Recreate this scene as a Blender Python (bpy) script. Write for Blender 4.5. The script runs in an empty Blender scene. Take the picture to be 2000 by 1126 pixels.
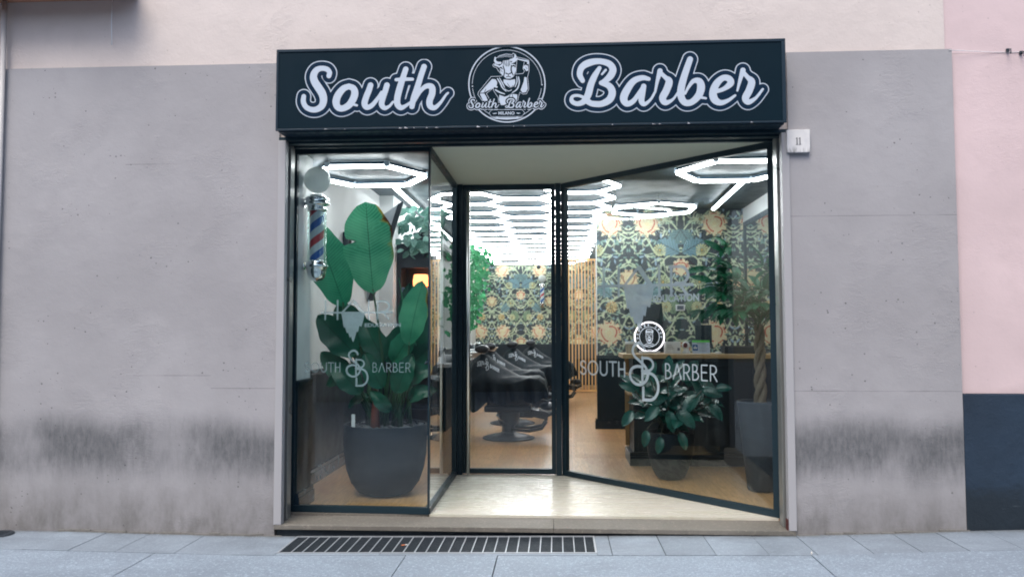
import bpy, math, random
import numpy as np
from mathutils import Vector, Matrix
random.seed(7); rng = np.random.default_rng(7)
S = bpy.context.scene
rad = math.radians

# ------------------------------------------------------------------ camera, sky, sun, exposure
cam_d = bpy.data.cameras.new('camera'); cam = bpy.data.objects.new('camera', cam_d); S.collection.objects.link(cam)
cam_d.sensor_width = 36; cam_d.lens = 27.81; cam_d.clip_start = .05; cam_d.clip_end = 500
ya, pi_, ro = rad(3.2374), rad(2.9745), rad(-.1128)
dv = Vector((-math.sin(ya)*math.cos(pi_), math.cos(ya)*math.cos(pi_), math.sin(pi_)))
rv = Vector((math.cos(ya), math.sin(ya), 0)); uv_ = rv.cross(dv)
r2 = rv*math.cos(ro)+uv_*math.sin(ro); u2 = -rv*math.sin(ro)+uv_*math.cos(ro)
M = Matrix((r2, u2, -dv)).transposed().to_4x4(); M.translation = Vector((0, -5.84, 1.55)); cam.matrix_world = M
S.camera = cam
SUN_EL, SUN_AZ = rad(58), rad(200)
w = bpy.data.worlds.new('World'); S.world = w; w.use_nodes = True
nt = w.node_tree; sky = nt.nodes.new('ShaderNodeTexSky'); sky.sky_type = 'NISHITA'; sky.sun_disc = False
sky.sun_elevation = SUN_EL; sky.sun_rotation = SUN_AZ; sky.air_density = 1.0; sky.dust_density = 3.0; sky.ozone_density = 1.0
bg = nt.nodes['Background']; bg.inputs[1].default_value = .15; nt.links.new(sky.outputs[0], bg.inputs[0])
sl = bpy.data.lights.new('sun', 'SUN'); sl.energy = 1.5; sl.angle = rad(35); sl.color = (1, .965, .90)
so = bpy.data.objects.new('sun', sl); S.collection.objects.link(so)
sdir = Vector((math.sin(SUN_AZ)*math.cos(SUN_EL), math.cos(SUN_AZ)*math.cos(SUN_EL), math.sin(SUN_EL)))
so.rotation_euler = sdir.to_track_quat('Z', 'Y').to_euler()
S.view_settings.view_transform = 'Standard'; S.view_settings.look = 'None'; S.view_settings.gamma = 1
S.view_settings.exposure = 0.80
S.cycles.max_bounces = 8; S.cycles.transparent_max_bounces = 24; S.cycles.caustics_reflective = False; S.cycles.caustics_refractive = False
S.cycles.sample_clamp_indirect = 4; S.cycles.filter_width = 1.9

# ------------------------------------------------------------------ materials
def lin(r, g, b):
    f = lambda c: (c/255/12.92) if c/255 <= .04045 else ((c/255+.055)/1.055)**2.4
    return (f(r), f(g), f(b), 1)
class NT:
    def __init__(s, name):
        s.m = bpy.data.materials.new(name); s.m.use_nodes = True; s.t = s.m.node_tree
        s.b = s.t.nodes['Principled BSDF']; s.out = s.t.nodes['Material Output']
    def n(s, typ, **kw):
        x = s.t.nodes.new(typ)
        for k, v in kw.items(): setattr(x, k, v)
        return x
    def l(s, a, b): s.t.links.new(a, b)
    def math(s, op, a, b=None, c=None):
        x = s.n('ShaderNodeMath', operation=op)
        for i, v in enumerate((a, b, c)):
            if v is None: continue
            if isinstance(v, (int, float)): x.inputs[i].default_value = v
            else: s.l(v, x.inputs[i])
        return x.outputs[0]
    def noise(s, scale, co=None, detail=4, rough=.55, dist=0):
        x = s.n('ShaderNodeTexNoise'); x.inputs['Scale'].default_value = scale; x.inputs['Detail'].default_value = detail
        x.inputs['Roughness'].default_value = rough; x.inputs['Distortion'].default_value = dist
        if co: s.l(co, x.inputs['Vector'])
        return x.outputs['Fac']
    def maprange(s, v, a, b, c=0, d=1, smooth=True):
        x = s.n('ShaderNodeMapRange'); x.interpolation_type = 'SMOOTHSTEP' if smooth else 'LINEAR'
        s.l(v, x.inputs[0])
        for i, q in zip((1, 2, 3, 4), (a, b, c, d)): x.inputs[i].default_value = q
        return x.outputs[0]
    def mix(s, fac, a, b):
        x = s.n('ShaderNodeMix', data_type='RGBA')
        for i, v in ((0, fac), (6, a), (7, b)):
            if isinstance(v, (int, float, tuple)): x.inputs[i].default_value = v
            else: s.l(v, x.inputs[i])
        return x.outputs[2]
    def pos(s, scale=(1, 1, 1)):
        g = s.n('ShaderNodeNewGeometry'); mp = s.n('ShaderNodeMapping'); mp.inputs['Scale'].default_value = scale
        s.l(g.outputs['Position'], mp.inputs[0]); return mp.outputs[0]
    def obj(s, scale=(1, 1, 1)):
        g = s.n('ShaderNodeTexCoord'); mp = s.n('ShaderNodeMapping'); mp.inputs['Scale'].default_value = scale
        s.l(g.outputs['Object'], mp.inputs[0]); return mp.outputs[0]
    def bump(s, h, strength, dist=.01):
        x = s.n('ShaderNodeBump'); x.inputs['Strength'].default_value = strength; x.inputs['Distance'].default_value = dist
        s.l(h, x.inputs['Height']); s.l(x.outputs[0], s.b.inputs['Normal'])
def sc(c, k): return (c[0]*k, c[1]*k, c[2]*k, 1)
def mat(name, c, rough=.5, metal=0, var=.12, nscale=6, bump=0, bscale=40, stretch=(1, 1, 1), spec=.5, coat=0):
    n = NT(name); c = (*c[:3], 1)
    co = n.obj(stretch); f = n.noise(nscale, co)
    n.l(n.mix(f, sc(c, 1-var), sc(c, 1+var)), n.b.inputs['Base Color'])
    n.b.inputs['Roughness'].default_value = rough; n.b.inputs['Metallic'].default_value = metal
    n.b.inputs['Specular IOR Level'].default_value = spec; n.b.inputs['Coat Weight'].default_value = coat
    r = n.maprange(n.noise(nscale*2.3, co), .3, .7, rough*.85, min(1, rough*1.15)); n.l(r, n.b.inputs['Roughness'])
    if bump: n.bump(n.noise(bscale, co, 5), bump)
    return n.m
def emis(name, c, s):
    n = NT(name); n.b.inputs['Base Color'].default_value = (*c[:3], 1)
    n.b.inputs['Emission Color'].default_value = (*c[:3], 1); n.b.inputs['Emission Strength'].default_value = s
    return n.m

def render_wall(name, base, stain=True, groove=False, bumpk=.45, mottling=.09, joints=()):
    """Rendered (plastered) wall: mottling, pits, scratches, a smeared dirt band and a grimy foot."""
    n = NT(name); P = n.pos()
    sep = n.n('ShaderNodeSeparateXYZ'); n.l(P, sep.inputs[0]); X, Z = sep.outputs[0], sep.outputs[2]
    big = n.noise(.9, P, 3); mid = n.noise(5, P, 5, .65)
    col = n.mix(n.maprange(big, .3, .7), sc(base, 1-mottling), sc(base, 1+mottling))
    col = n.mix(n.math('MULTIPLY', n.maprange(mid, .45, .75), .25), col, sc(base, .82))
    # pits
    vo = n.n('ShaderNodeTexVoronoi'); vo.inputs['Scale'].default_value = 24; n.l(P, vo.inputs['Vector'])
    pick = n.n('ShaderNodeSeparateColor'); n.l(vo.outputs['Color'], pick.inputs[0])
    clump = n.maprange(n.noise(2.2, P, 2), .40, .60)
    size = n.math('MULTIPLY', n.math('MULTIPLY', n.maprange(pick.outputs[0], .25, 1, 0, .17, False), clump), 1)
    pit = n.math('LESS_THAN', vo.outputs['Distance'], size)
    col = n.mix(n.math('MULTIPLY', pit, .7 if stain else .25), col, sc(base, .25))
    # fine horizontal hairlines
    hl = n.noise(3, n.pos((.8, .8, 16)), 6, .7)
    line = n.math('MULTIPLY', n.maprange(hl, .66, .72), .18); col = n.mix(line, col, sc(base, .55))
    if stain:
        wob = n.math('MULTIPLY', n.math('SUBTRACT', n.noise(1.1, n.pos((1, 1, 0)), 3), .5), .34)
        wob2 = n.math('MULTIPLY', n.math('SUBTRACT', n.noise(17, n.pos((1, 1, .2)), 5, .75), .5), .22)
        z1 = n.math('ADD', Z, wob); zt = n.math('ADD', z1, n.math('MULTIPLY', wob2, .30)); zb = n.math('ADD', z1, wob2)
        band = n.math('MULTIPLY', n.maprange(zt, .74, .98, 1, 0), n.maprange(zb, .36, .64, 0, 1))
        streak = n.maprange(n.noise(30, n.pos((1, 1, .32)), 6, .75), .25, .75, .62, 1)
        blot = n.maprange(n.noise(1.6, n.pos((1, 1, .6)), 3), .28, .50, .45, 1)
        fac = n.math('MULTIPLY', n.math('MULTIPLY', band, streak), n.math('MULTIPLY', blot, .86))
        col = n.mix(fac, col, (.052, .058, .064, 1))
        dk = n.math('MULTIPLY', n.math('MULTIPLY', band, n.maprange(n.noise(14, n.pos((1, 1, .3)), 5, .8), .60, .72)), .35)
        col = n.mix(dk, col, (.02, .023, .026, 1))
        # grime below the band, heavier towards the foot
        low = n.math('MULTIPLY', n.maprange(n.math('ADD', Z, n.math('MULTIPLY', wob2, .6)), .05, .62, 1, 0), n.maprange(n.noise(7, n.pos((1, 1, .45)), 5, .7), .3, .75, .35, .85))
        col = n.mix(low, col, (.122, .116, .110, 1))
    for (x0, x1, z0) in joints:   # hairline joints in the render
        m = n.math('LESS_THAN', n.math('ABSOLUTE', n.math('SUBTRACT', Z, z0)), .0022)
        m = n.math('MULTIPLY', m, n.math('MULTIPLY', n.math('GREATER_THAN', X, x0), n.math('LESS_THAN', X, x1)))
        col = n.mix(n.math('MULTIPLY', n.math('MULTIPLY', m, .6), n.maprange(n.noise(2.5, P, 3), .35, .6, .25, 1)), col, sc(base, .3))
    n.l(col, n.b.inputs['Base Color']); n.b.inputs['Roughness'].default_value = .85
    h = n.math('ADD', n.math('MULTIPLY', n.noise(9, P, 7, .65), .8), n.math('MULTIPLY', n.noise(70, P, 3), .10))
    h = n.math('SUBTRACT', h, n.math('MULTIPLY', pit, .4))
    patch = n.maprange(n.noise(1.7, P, 2), .5, .62)
    h = n.math('ADD', h, n.math('MULTIPLY', n.math('MULTIPLY', n.noise(18, n.pos((1, 1, 2)), 6, .75, 1.2), patch), .8))
    n.bump(h, bumpk, .012)
    return n.m
grey = lin(158, 156, 159)
M_panelL = render_wall('grey_render_left', grey, joints=((-2.6, -2.1, 1.115), (-3.30, -2.9, 2.82), (-3.2, -2.6, 1.21)))
M_panelR = render_wall('grey_render_right', grey, joints=((1.6, 2.9, 1.105), (1.6, 2.9, 2.37)))
M_cream = render_wall('cream_render', lin(208, 197, 192), stain=False, bumpk=.55, mottling=.05)
M_pink = render_wall('pink_render', lin(208, 187, 188), stain=False, bumpk=.3, mottling=.07, joints=((2.8, 9, 3.56),))
M_plinth = render_wall('dark_blue_render', lin(30, 48, 66), stain=False, bumpk=1.0, mottling=.25)
def weather(m_):     # worn, damp foot of the painted plinth
    t = m_.node_tree; b = t.nodes['Principled BSDF']; lk = b.inputs['Base Color'].links[0]; src = lk.from_socket
    w_ = NT.__new__(NT); w_.m = m_; w_.t = t; w_.b = b; w_.out = t.nodes['Material Output']
    g = w_.n('ShaderNodeNewGeometry'); sp = w_.n('ShaderNodeSeparateXYZ'); w_.l(g.outputs['Position'], sp.inputs[0])
    zz = w_.math('ADD', sp.outputs[2], w_.math('MULTIPLY', w_.math('SUBTRACT', w_.noise(3, w_.pos((1, 1, 2)), 5, .7), .5), .5))
    c1 = w_.mix(w_.math('MULTIPLY', w_.maprange(zz, .32, .52, 1, 0), .75), src, lin(18, 30, 38))
    sf = w_.math('MULTIPLY', w_.maprange(w_.noise(6, w_.pos((.5, 1, 3)), 6, .8), .60, .70), w_.maprange(zz, .25, .6, 1, .15))
    w_.l(w_.mix(w_.math('MULTIPLY', sf, .5), c1, lin(96, 108, 116)), b.inputs['Base Color'])
weather(M_plinth)

def granite(name, base, spk=.25, bl=.5):
    n = NT(name); P = n.pos()
    a = n.noise(1.3, P, 4); b = n.noise(150, P, 3, .7); c = n.noise(75, P, 3, .7)
    oi = n.n('ShaderNodeAttribute'); oi.attribute_name = 'slab'
    col = n.mix(n.maprange(a, .3, .7), sc(base, .85), sc(base, 1.13))
    col = n.mix(n.math('MULTIPLY', n.maprange(b, .35, .65), spk), col, sc(base, .45))
    col = n.mix(n.math('MULTIPLY', n.maprange(c, .55, .75), spk*.8), col, sc(base, 1.5))
    col = n.mix(n.math('MULTIPLY', n.math('SUBTRACT', oi.outputs['Fac'], .5), .7), col, sc(base, .55))
    col = n.mix(n.math('MULTIPLY', n.maprange(n.noise(4, P, 6, .7), .52, .75), .45), col, sc(base, .55))
    col = n.mix(n.math('MULTIPLY', n.maprange(n.noise(1.1, n.pos((1, 2.2, 1)), 5, .7, .6), .45, .68), .5), col, sc(base, .5))
    sy = n.n('ShaderNodeSeparateXYZ'); n.l(P, sy.inputs[0])
    wl = n.math('MULTIPLY', n.maprange(n.math('ADD', sy.outputs[1], n.math('MULTIPLY', n.noise(9, P, 5), .12)), -.05, .07), .6)
    col = n.mix(wl, col, (.07, .068, .062, 1))
    vg = n.n('ShaderNodeTexVoronoi'); vg.inputs['Scale'].default_value = 4.5; n.l(P, vg.inputs['Vector'])
    col = n.mix(n.math('MULTIPLY', n.math('LESS_THAN', vg.outputs['Distance'], .05), .4), col, sc(base, .4))
    gr = n.noise(38, P, 4, .75); col = n.mix(n.math('MULTIPLY', n.maprange(gr, .42, .60), spk*.55), col, sc(base, .62)); col = n.mix(n.math('MULTIPLY', n.maprange(n.noise(47, P, 3, .75), .54, .66), spk*.7), col, sc(base, 1.45))
    n.l(col, n.b.inputs['Base Color']); n.b.inputs['Roughness'].default_value = .62
    n.bump(n.math('ADD', b, n.noise(12, P, 5)), bl, .003); return n.m
M_pave = granite('pavement_granite', lin(142, 154, 166), .45)
M_street = granite('street_granite', lin(150, 164, 178), .80)
M_joint = mat('joint_dirt', (.05, .05, .055), .9, bump=.5, bscale=60)
M_step = granite('doorstep_travertine', lin(150, 144, 134), .35)

def wood_floor(name, tint, rough, wet=0):
    n = NT(name); P = n.pos(); 
    mp = n.n('ShaderNodeMapping'); mp.inputs['Rotation'].default_value = (0, 0, rad(90)); n.l(P, mp.inputs[0])
    br = n.n('ShaderNodeTexBrick'); br.inputs['Scale'].default_value = 1; br.inputs['Brick Width'].default_value = 1.3; br.inputs['Row Height'].default_value = .16
    br.inputs['Mortar Size'].default_value = .0018; br.inputs['Color1'].default_value = sc(tint, .82); br.inputs['Color2'].default_value = sc(tint, 1.1); br.inputs['Mortar'].default_value = sc(tint, .45)
    n.l(mp.outputs[0], br.inputs['Vector'])
    g = n.noise(7, n.pos((7, .7, 1)), 6, .7, .6); g2 = n.noise(2.2, n.pos((1.5, .5, 1)), 3, .6, .5)
    col = n.mix(n.maprange(g, .35, .72), br.outputs['Color'], sc(tint, .55))
    col = n.mix(n.math('MULTIPLY', n.maprange(g2, .5, .7), .45), col, lin(150, 92, 55))
    n.l(col, n.b.inputs['Base Color']); n.b.inputs['Roughness'].default_value = rough
    n.b.inputs['Specular IOR Level'].default_value = .6
    n.bump(g, .08, .004); return n.m
M_floor = wood_floor('oak_floor', lin(186, 142, 96), .34)
def marble(name):
    n = NT(name); P = n.pos()
    g = n.noise(1.6, n.pos((1, 7, 1)), 6, .7, .8); st = n.noise(5, n.pos((2, 1, 1)), 5, .7)
    col = n.mix(n.maprange(g, .35, .7), lin(208, 204, 194), lin(186, 184, 168))
    col = n.mix(n.math('MULTIPLY', n.maprange(st, .55, .75), .3), col, lin(170, 150, 120))
    n.l(col, n.b.inputs['Base Color']); n.l(n.maprange(g, .3, .7, .20, .34), n.b.inputs['Roughness']); n.bump(st, .03, .002); return n.m
M_porch = marble('porch_polished_stone')
M_porchceil = mat('porch_ceiling_paint', lin(206, 214, 198), .7, var=.03, nscale=1.5)
M_white = mat('white_wall_paint', lin(226, 229, 230), .6, var=.03, nscale=2, bump=.06, bscale=120)
M_ceil = mat('dark_ceiling_paint', lin(70, 84, 92), .55, var=.08, nscale=2, bump=.05, bscale=90)
M_wains = mat('dark_wainscot_paint', lin(12, 32, 42), .4, var=.12, nscale=3)
M_frame = mat('dark_metal_frame', lin(26, 46, 56), .42, .1, var=.10, nscale=5, spec=.35)
M_sheen = mat('dark_metal_bright', lin(80, 90, 90), .28, .7, var=.1)
M_casing = mat('white_metal_casing', lin(166, 165, 168), .45, .0, var=.04, nscale=2)
M_guide = mat('grey_shutter_guide', lin(150, 152, 150), .32, .55, var=.07, nscale=3)
M_rust = mat('red_primer', lin(84, 36, 34), .7, var=.3, nscale=30)
M_sign = mat('sign_face_vinyl', lin(7, 30, 41), .6, var=.14, nscale=1.6, bump=.04, bscale=15, spec=.10)
M_signdk = mat('sign_band_vinyl', lin(7, 36, 58), .6, var=.05, spec=.12)
M_signbox = mat('sign_box_metal', lin(20, 42, 56), .5, .0, var=.15, nscale=9, spec=.3)
M_letter = mat('sign_letter_vinyl', lin(182, 194, 208), .55, var=.03, nscale=2)
M_chip = mat('bare_metal_chip', lin(200, 200, 205), .4, .4)
M_chrome = mat('polished_chrome', (.82, .84, .86), .07, 1, var=.02)
M_steel = mat('brushed_steel', (.66, .68, .68), .33, 1, var=.05, stretch=(1, 1, .05), nscale=40)
M_globe = mat('white_glass_globe', lin(232, 238, 238), .12, var=.02, coat=.6)
_t = M_globe.node_tree; _x = _t.nodes.new('ShaderNodeBsdfTranslucent'); _x.inputs[0].default_value = (.92, .96, .96, 1); _m = _t.nodes.new('ShaderNodeMixShader'); _m.inputs[0].default_value = .5
_t.links.new(_t.nodes['Principled BSDF'].outputs[0], _m.inputs[1]); _t.links.new(_x.outputs[0], _m.inputs[2]); _t.links.new(_m.outputs[0], _t.nodes['Material Output'].inputs[0])
M_iron = mat('cast_iron', lin(58, 66, 74), .55, .5, var=.25, nscale=20, bump=.3)
M_ironlt = mat('worn_steel_bar', lin(176, 182, 188), .45, .4, var=.15, nscale=20)
M_black = mat('pit_black', (.004, .004, .005), .9)
M_plate = None
M_tube = emis('led_tube', (1, .965, .98), 14)
M_neon = emis('neon_ring_glow', (1, .86, .92), 1.4)
M_neonart = emis('neon_lettering', (.86, .88, 1), .62)
M_bulb = emis('amber_bulb', (1, .40, .14), 22)
M_tubecap = mat('led_connector', lin(210, 220, 230), .4)
M_tubehouse = mat('light_housing', lin(58, 84, 104), .45)
M_blackleather = mat('black_leather', (.009, .012, .016), .45, var=.3, nscale=14, bump=.15, bscale=60)
M_cape = mat('black_nylon_cape', (.005, .010, .014), .6, var=.25, nscale=9, bump=.3, bscale=14, spec=.22)
M_slat = mat('pale_wood_slat', lin(214, 168, 112), .45, var=.14, nscale=8, stretch=(1, 1, .08))
M_counterwood = mat('oak_worktop', lin(190, 156, 110), .4, var=.12, nscale=7, stretch=(.2, 1, 1))
M_plasticw = mat('white_plastic', lin(222, 224, 226), .35, var=.02)
M_plasticd = mat('dark_plastic', lin(34, 46, 56), .45, var=.06)
M_green = mat('green_card', lin(92, 205, 82), .6, var=.02)
M_blue = mat('blue_card', lin(30, 80, 140), .6, var=.02)
M_paper = mat('pale_blue_paper', lin(190, 202, 222), .7, var=.02)
M_ink = mat('grey_ink', lin(92, 98, 112), .8)
M_potdark = mat('anthracite_planter', lin(14, 28, 40), .65, var=.12, nscale=5, bump=.02, bscale=80, spec=.15)
M_potgrey = mat('grey_planter', lin(38, 46, 54), .65, var=.08, nscale=4, spec=.2)
M_soil = mat('potting_soil', (.03, .022, .016), .95, var=.3, nscale=40, bump=.6)
M_stone = mat('slate_chips', lin(84, 88, 94), .7, var=.35, nscale=14)
M_bark = mat('braided_bark', lin(120, 108, 92), .8, var=.3, nscale=20, bump=.5, bscale=60)
M_stemred = mat('red_brown_stem', lin(112, 58, 42), .5, var=.3, nscale=12, stretch=(1, 1, .3))
M_butt = mat('orange_filter_paper', lin(214, 128, 84), .8); M_buttw = mat('white_cigarette_paper', lin(226, 222, 216), .8)
M_amberglass = mat('amber_shade', lin(190, 110, 70), .4)
M_box1 = mat('pale_blue_towel', lin(150, 172, 200), .8, var=.1, nscale=20, bump=.2)

def leaf_mat(name, c1, c2, rough, vein, trans, edge=None, spec=.5):
    n = NT(name); uvn = n.n('ShaderNodeUVMap'); sp = n.n('ShaderNodeSeparateXYZ'); n.l(uvn.outputs[0], sp.inputs[0])
    U = n.math('ABSOLUTE', n.math('SUBTRACT', sp.outputs[0], .5)); V = sp.outputs[1]
    ob = n.obj(); ns = n.noise(3.5, ob, 3)
    ph = n.math('ADD', n.math('MULTIPLY', V, vein), n.math('MULTIPLY', U, -vein*.22))
    wv = n.math('SINE', n.math('MULTIPLY', ph, 6.283)); wv = n.math('ADD', wv, n.math('MULTIPLY', n.noise(20, ob), .8))
    col = n.mix(n.maprange(ns, .3, .7), c1, c2)
    col = n.mix(n.math('MULTIPLY', n.maprange(wv, .3, 1.2), .28), col, sc(c2, 1.5))
    col = n.mix(n.math('MULTIPLY', n.math('LESS_THAN', U, .012), .6), col, sc(c1, .35))
    if edge:
        e = n.math('MULTIPLY', n.maprange(n.math('ADD', n.math('SUBTRACT', sp.outputs[0], .5), n.math('MULTIPLY', n.math('SUBTRACT', n.noise(5, ob, 4), .5), .4)), .40, .50), n.maprange(V, .25, .55))
        col = n.mix(e, col, lin(150, 130, 30))
        e2 = n.math('MULTIPLY', n.maprange(n.math('ADD', sp.outputs[0], n.math('MULTIPLY', n.noise(12, ob, 4), .25)), 1.04, 1.10), n.maprange(n.math('ABSOLUTE', n.math('SUBTRACT', V, .70)), .09, .16, 1, 0))
        col = n.mix(e2, col, lin(70, 32, 12))
    n.l(col, n.b.inputs['Base Color']); n.b.inputs['Roughness'].default_value = rough; n.b.inputs['Specular IOR Level'].default_value = spec
    n.bump(wv, .25, .002)
    if trans:
        tr = n.n('ShaderNodeBsdfTranslucent'); n.l(col, tr.inputs[0]); mx = n.n('ShaderNodeMixShader'); mx.inputs[0].default_value = trans
        n.l(n.b.outputs[0], mx.inputs[1]); n.l(tr.outputs[0], mx.inputs[2]); n.l(mx.outputs[0], n.out.inputs[0])
    return n.m
M_leafbig = leaf_mat('paddle_leaf_bright', lin(36, 122, 92), lin(84, 162, 126), .40, 30, .55, True)
M_leafmid = leaf_mat('paddle_leaf_clean', lin(24, 106, 80), lin(54, 138, 106), .38, 30, .5)
M_leafdk = leaf_mat('paddle_leaf_dark', lin(10, 66, 52), lin(20, 88, 66), .32, 30, .22)
M_leafrub = leaf_mat('rubber_leaf', lin(14, 62, 58), lin(34, 92, 82), .22, 9, .06, spec=.7)
M_leaftree = leaf_mat('money_tree_leaf', lin(12, 76, 58), lin(34, 116, 76), .35, 9, .3)
M_leafivy = leaf_mat('ivy_leaf', lin(18, 96, 62), lin(60, 150, 96), .4, 6, .3)
M_leafgrey = leaf_mat('pothos_leaf', lin(60, 112, 100), lin(110, 150, 140), .4, 6, .25)
M_stemg = mat('green_stem', lin(38, 80, 52), .45, var=.2, nscale=8, stretch=(1, 1, .3))

def glass_mat():
    n = NT('window_glass'); n.t.nodes.remove(n.b)
    g = n.n('ShaderNodeNewGeometry'); dp = n.n('ShaderNodeVectorMath', operation='DOT_PRODUCT')
    n.l(g.outputs['Normal'], dp.inputs[0]); n.l(g.outputs['Incoming'], dp.inputs[1])
    c = n.math('ABSOLUTE', dp.outputs['Value']); f = n.math('ADD', n.math('MULTIPLY', n.math('POWER', n.math('SUBTRACT', 1, c), 5), .96), .04)
    f = n.math('DIVIDE', n.math('MULTIPLY', f, 2), n.math('ADD', f, 1))
    tr = n.n('ShaderNodeBsdfTransparent'); tr.inputs[0].default_value = (.86, .95, .94, 1)
    gl = n.n('ShaderNodeBsdfGlossy'); gl.inputs['Roughness'].default_value = 0.0; gl.inputs[0].default_value = (.95, 1, 1, 1)
    mx = n.n('ShaderNodeMixShader'); n.l(f, mx.inputs[0]); n.l(tr.outputs[0], mx.inputs[1]); n.l(gl.outputs[0], mx.inputs[2]); film = n.n('ShaderNodeBsdfDiffuse'); film.inputs[0].default_value = (.62, .68, .70, 1)
    a = n.noise(1.6, n.pos((1, 1, .5)), 5, .7, 1.5); m2 = n.n('ShaderNodeMixShader'); n.l(n.maprange(a, .45, .75, .001, .022), m2.inputs[0]); n.l(mx.outputs[0], m2.inputs[1]); n.l(film.outputs[0], m2.inputs[2]); n.l(m2.outputs[0], n.out.inputs[0])
    return n.m
M_glass = glass_mat()
def frost_mat(name, op, c):
    n = NT(name); n.b.inputs['Base Color'].default_value = c; n.b.inputs['Roughness'].default_value = .5
    ns = n.noise(12, n.obj()); tr = n.n('ShaderNodeBsdfTransparent'); mx = n.n('ShaderNodeMixShader')
    n.l(n.maprange(ns, .3, .7, op-.05, op+.05), mx.inputs[0]); n.l(tr.outputs[0], mx.inputs[1]); n.l(n.b.outputs[0], mx.inputs[2]); n.l(mx.outputs[0], n.out.inputs[0])
    return n.m
M_frost = frost_mat('frosted_vinyl', .78, lin(200, 216, 224)); M_frostL = frost_mat('faint_frosted_vinyl', .5, lin(146, 174, 180))
M_mirror = mat('mirror_silver', (.75, .8, .8), .03, 1, var=.01)

def stripe_mat():
    n = NT('barber_stripes'); sp = n.n('ShaderNodeSeparateXYZ'); n.l(n.obj(), sp.inputs[0])
    th = n.math('ARCTAN2', sp.outputs[1], sp.outputs[0])
    v = n.math('FRACT', n.math('ADD', n.math('SUBTRACT', n.math('DIVIDE', sp.outputs[2], .262), n.math('DIVIDE', th, 6.28319)), 20.62))
    r = n.n('ShaderNodeValToRGB'); r.color_ramp.interpolation = 'CONSTANT'; e = r.color_ramp.elements
    e[0].position = 0; e[0].color = lin(226, 226, 230); e[1].position = .25; e[1].color = lin(30, 92, 176)
    for p, c in ((.5, lin(226, 226, 230)), (.75, lin(206, 40, 52))):
        q = e.new(p); q.color = c
    n.l(v, r.inputs[0]); n.l(r.outputs[0], n.b.inputs['Base Color']); n.b.inputs['Roughness'].default_value = .3
    return n.m
M_stripe = stripe_mat()
def attr_mat(name, rough=.6):
    n = NT(name); a = n.n('ShaderNodeAttribute'); a.attribute_name = 'paint'
    n.l(n.mix(n.math('MULTIPLY', n.noise(60, n.pos()), .12), a.outputs['Color'], (.5, .5, .45, 1)), n.b.inputs['Base Color']); n.b.inputs['Roughness'].default_value = rough
    return n.m
M_paperwall = attr_mat('floral_wallpaper')

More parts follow.
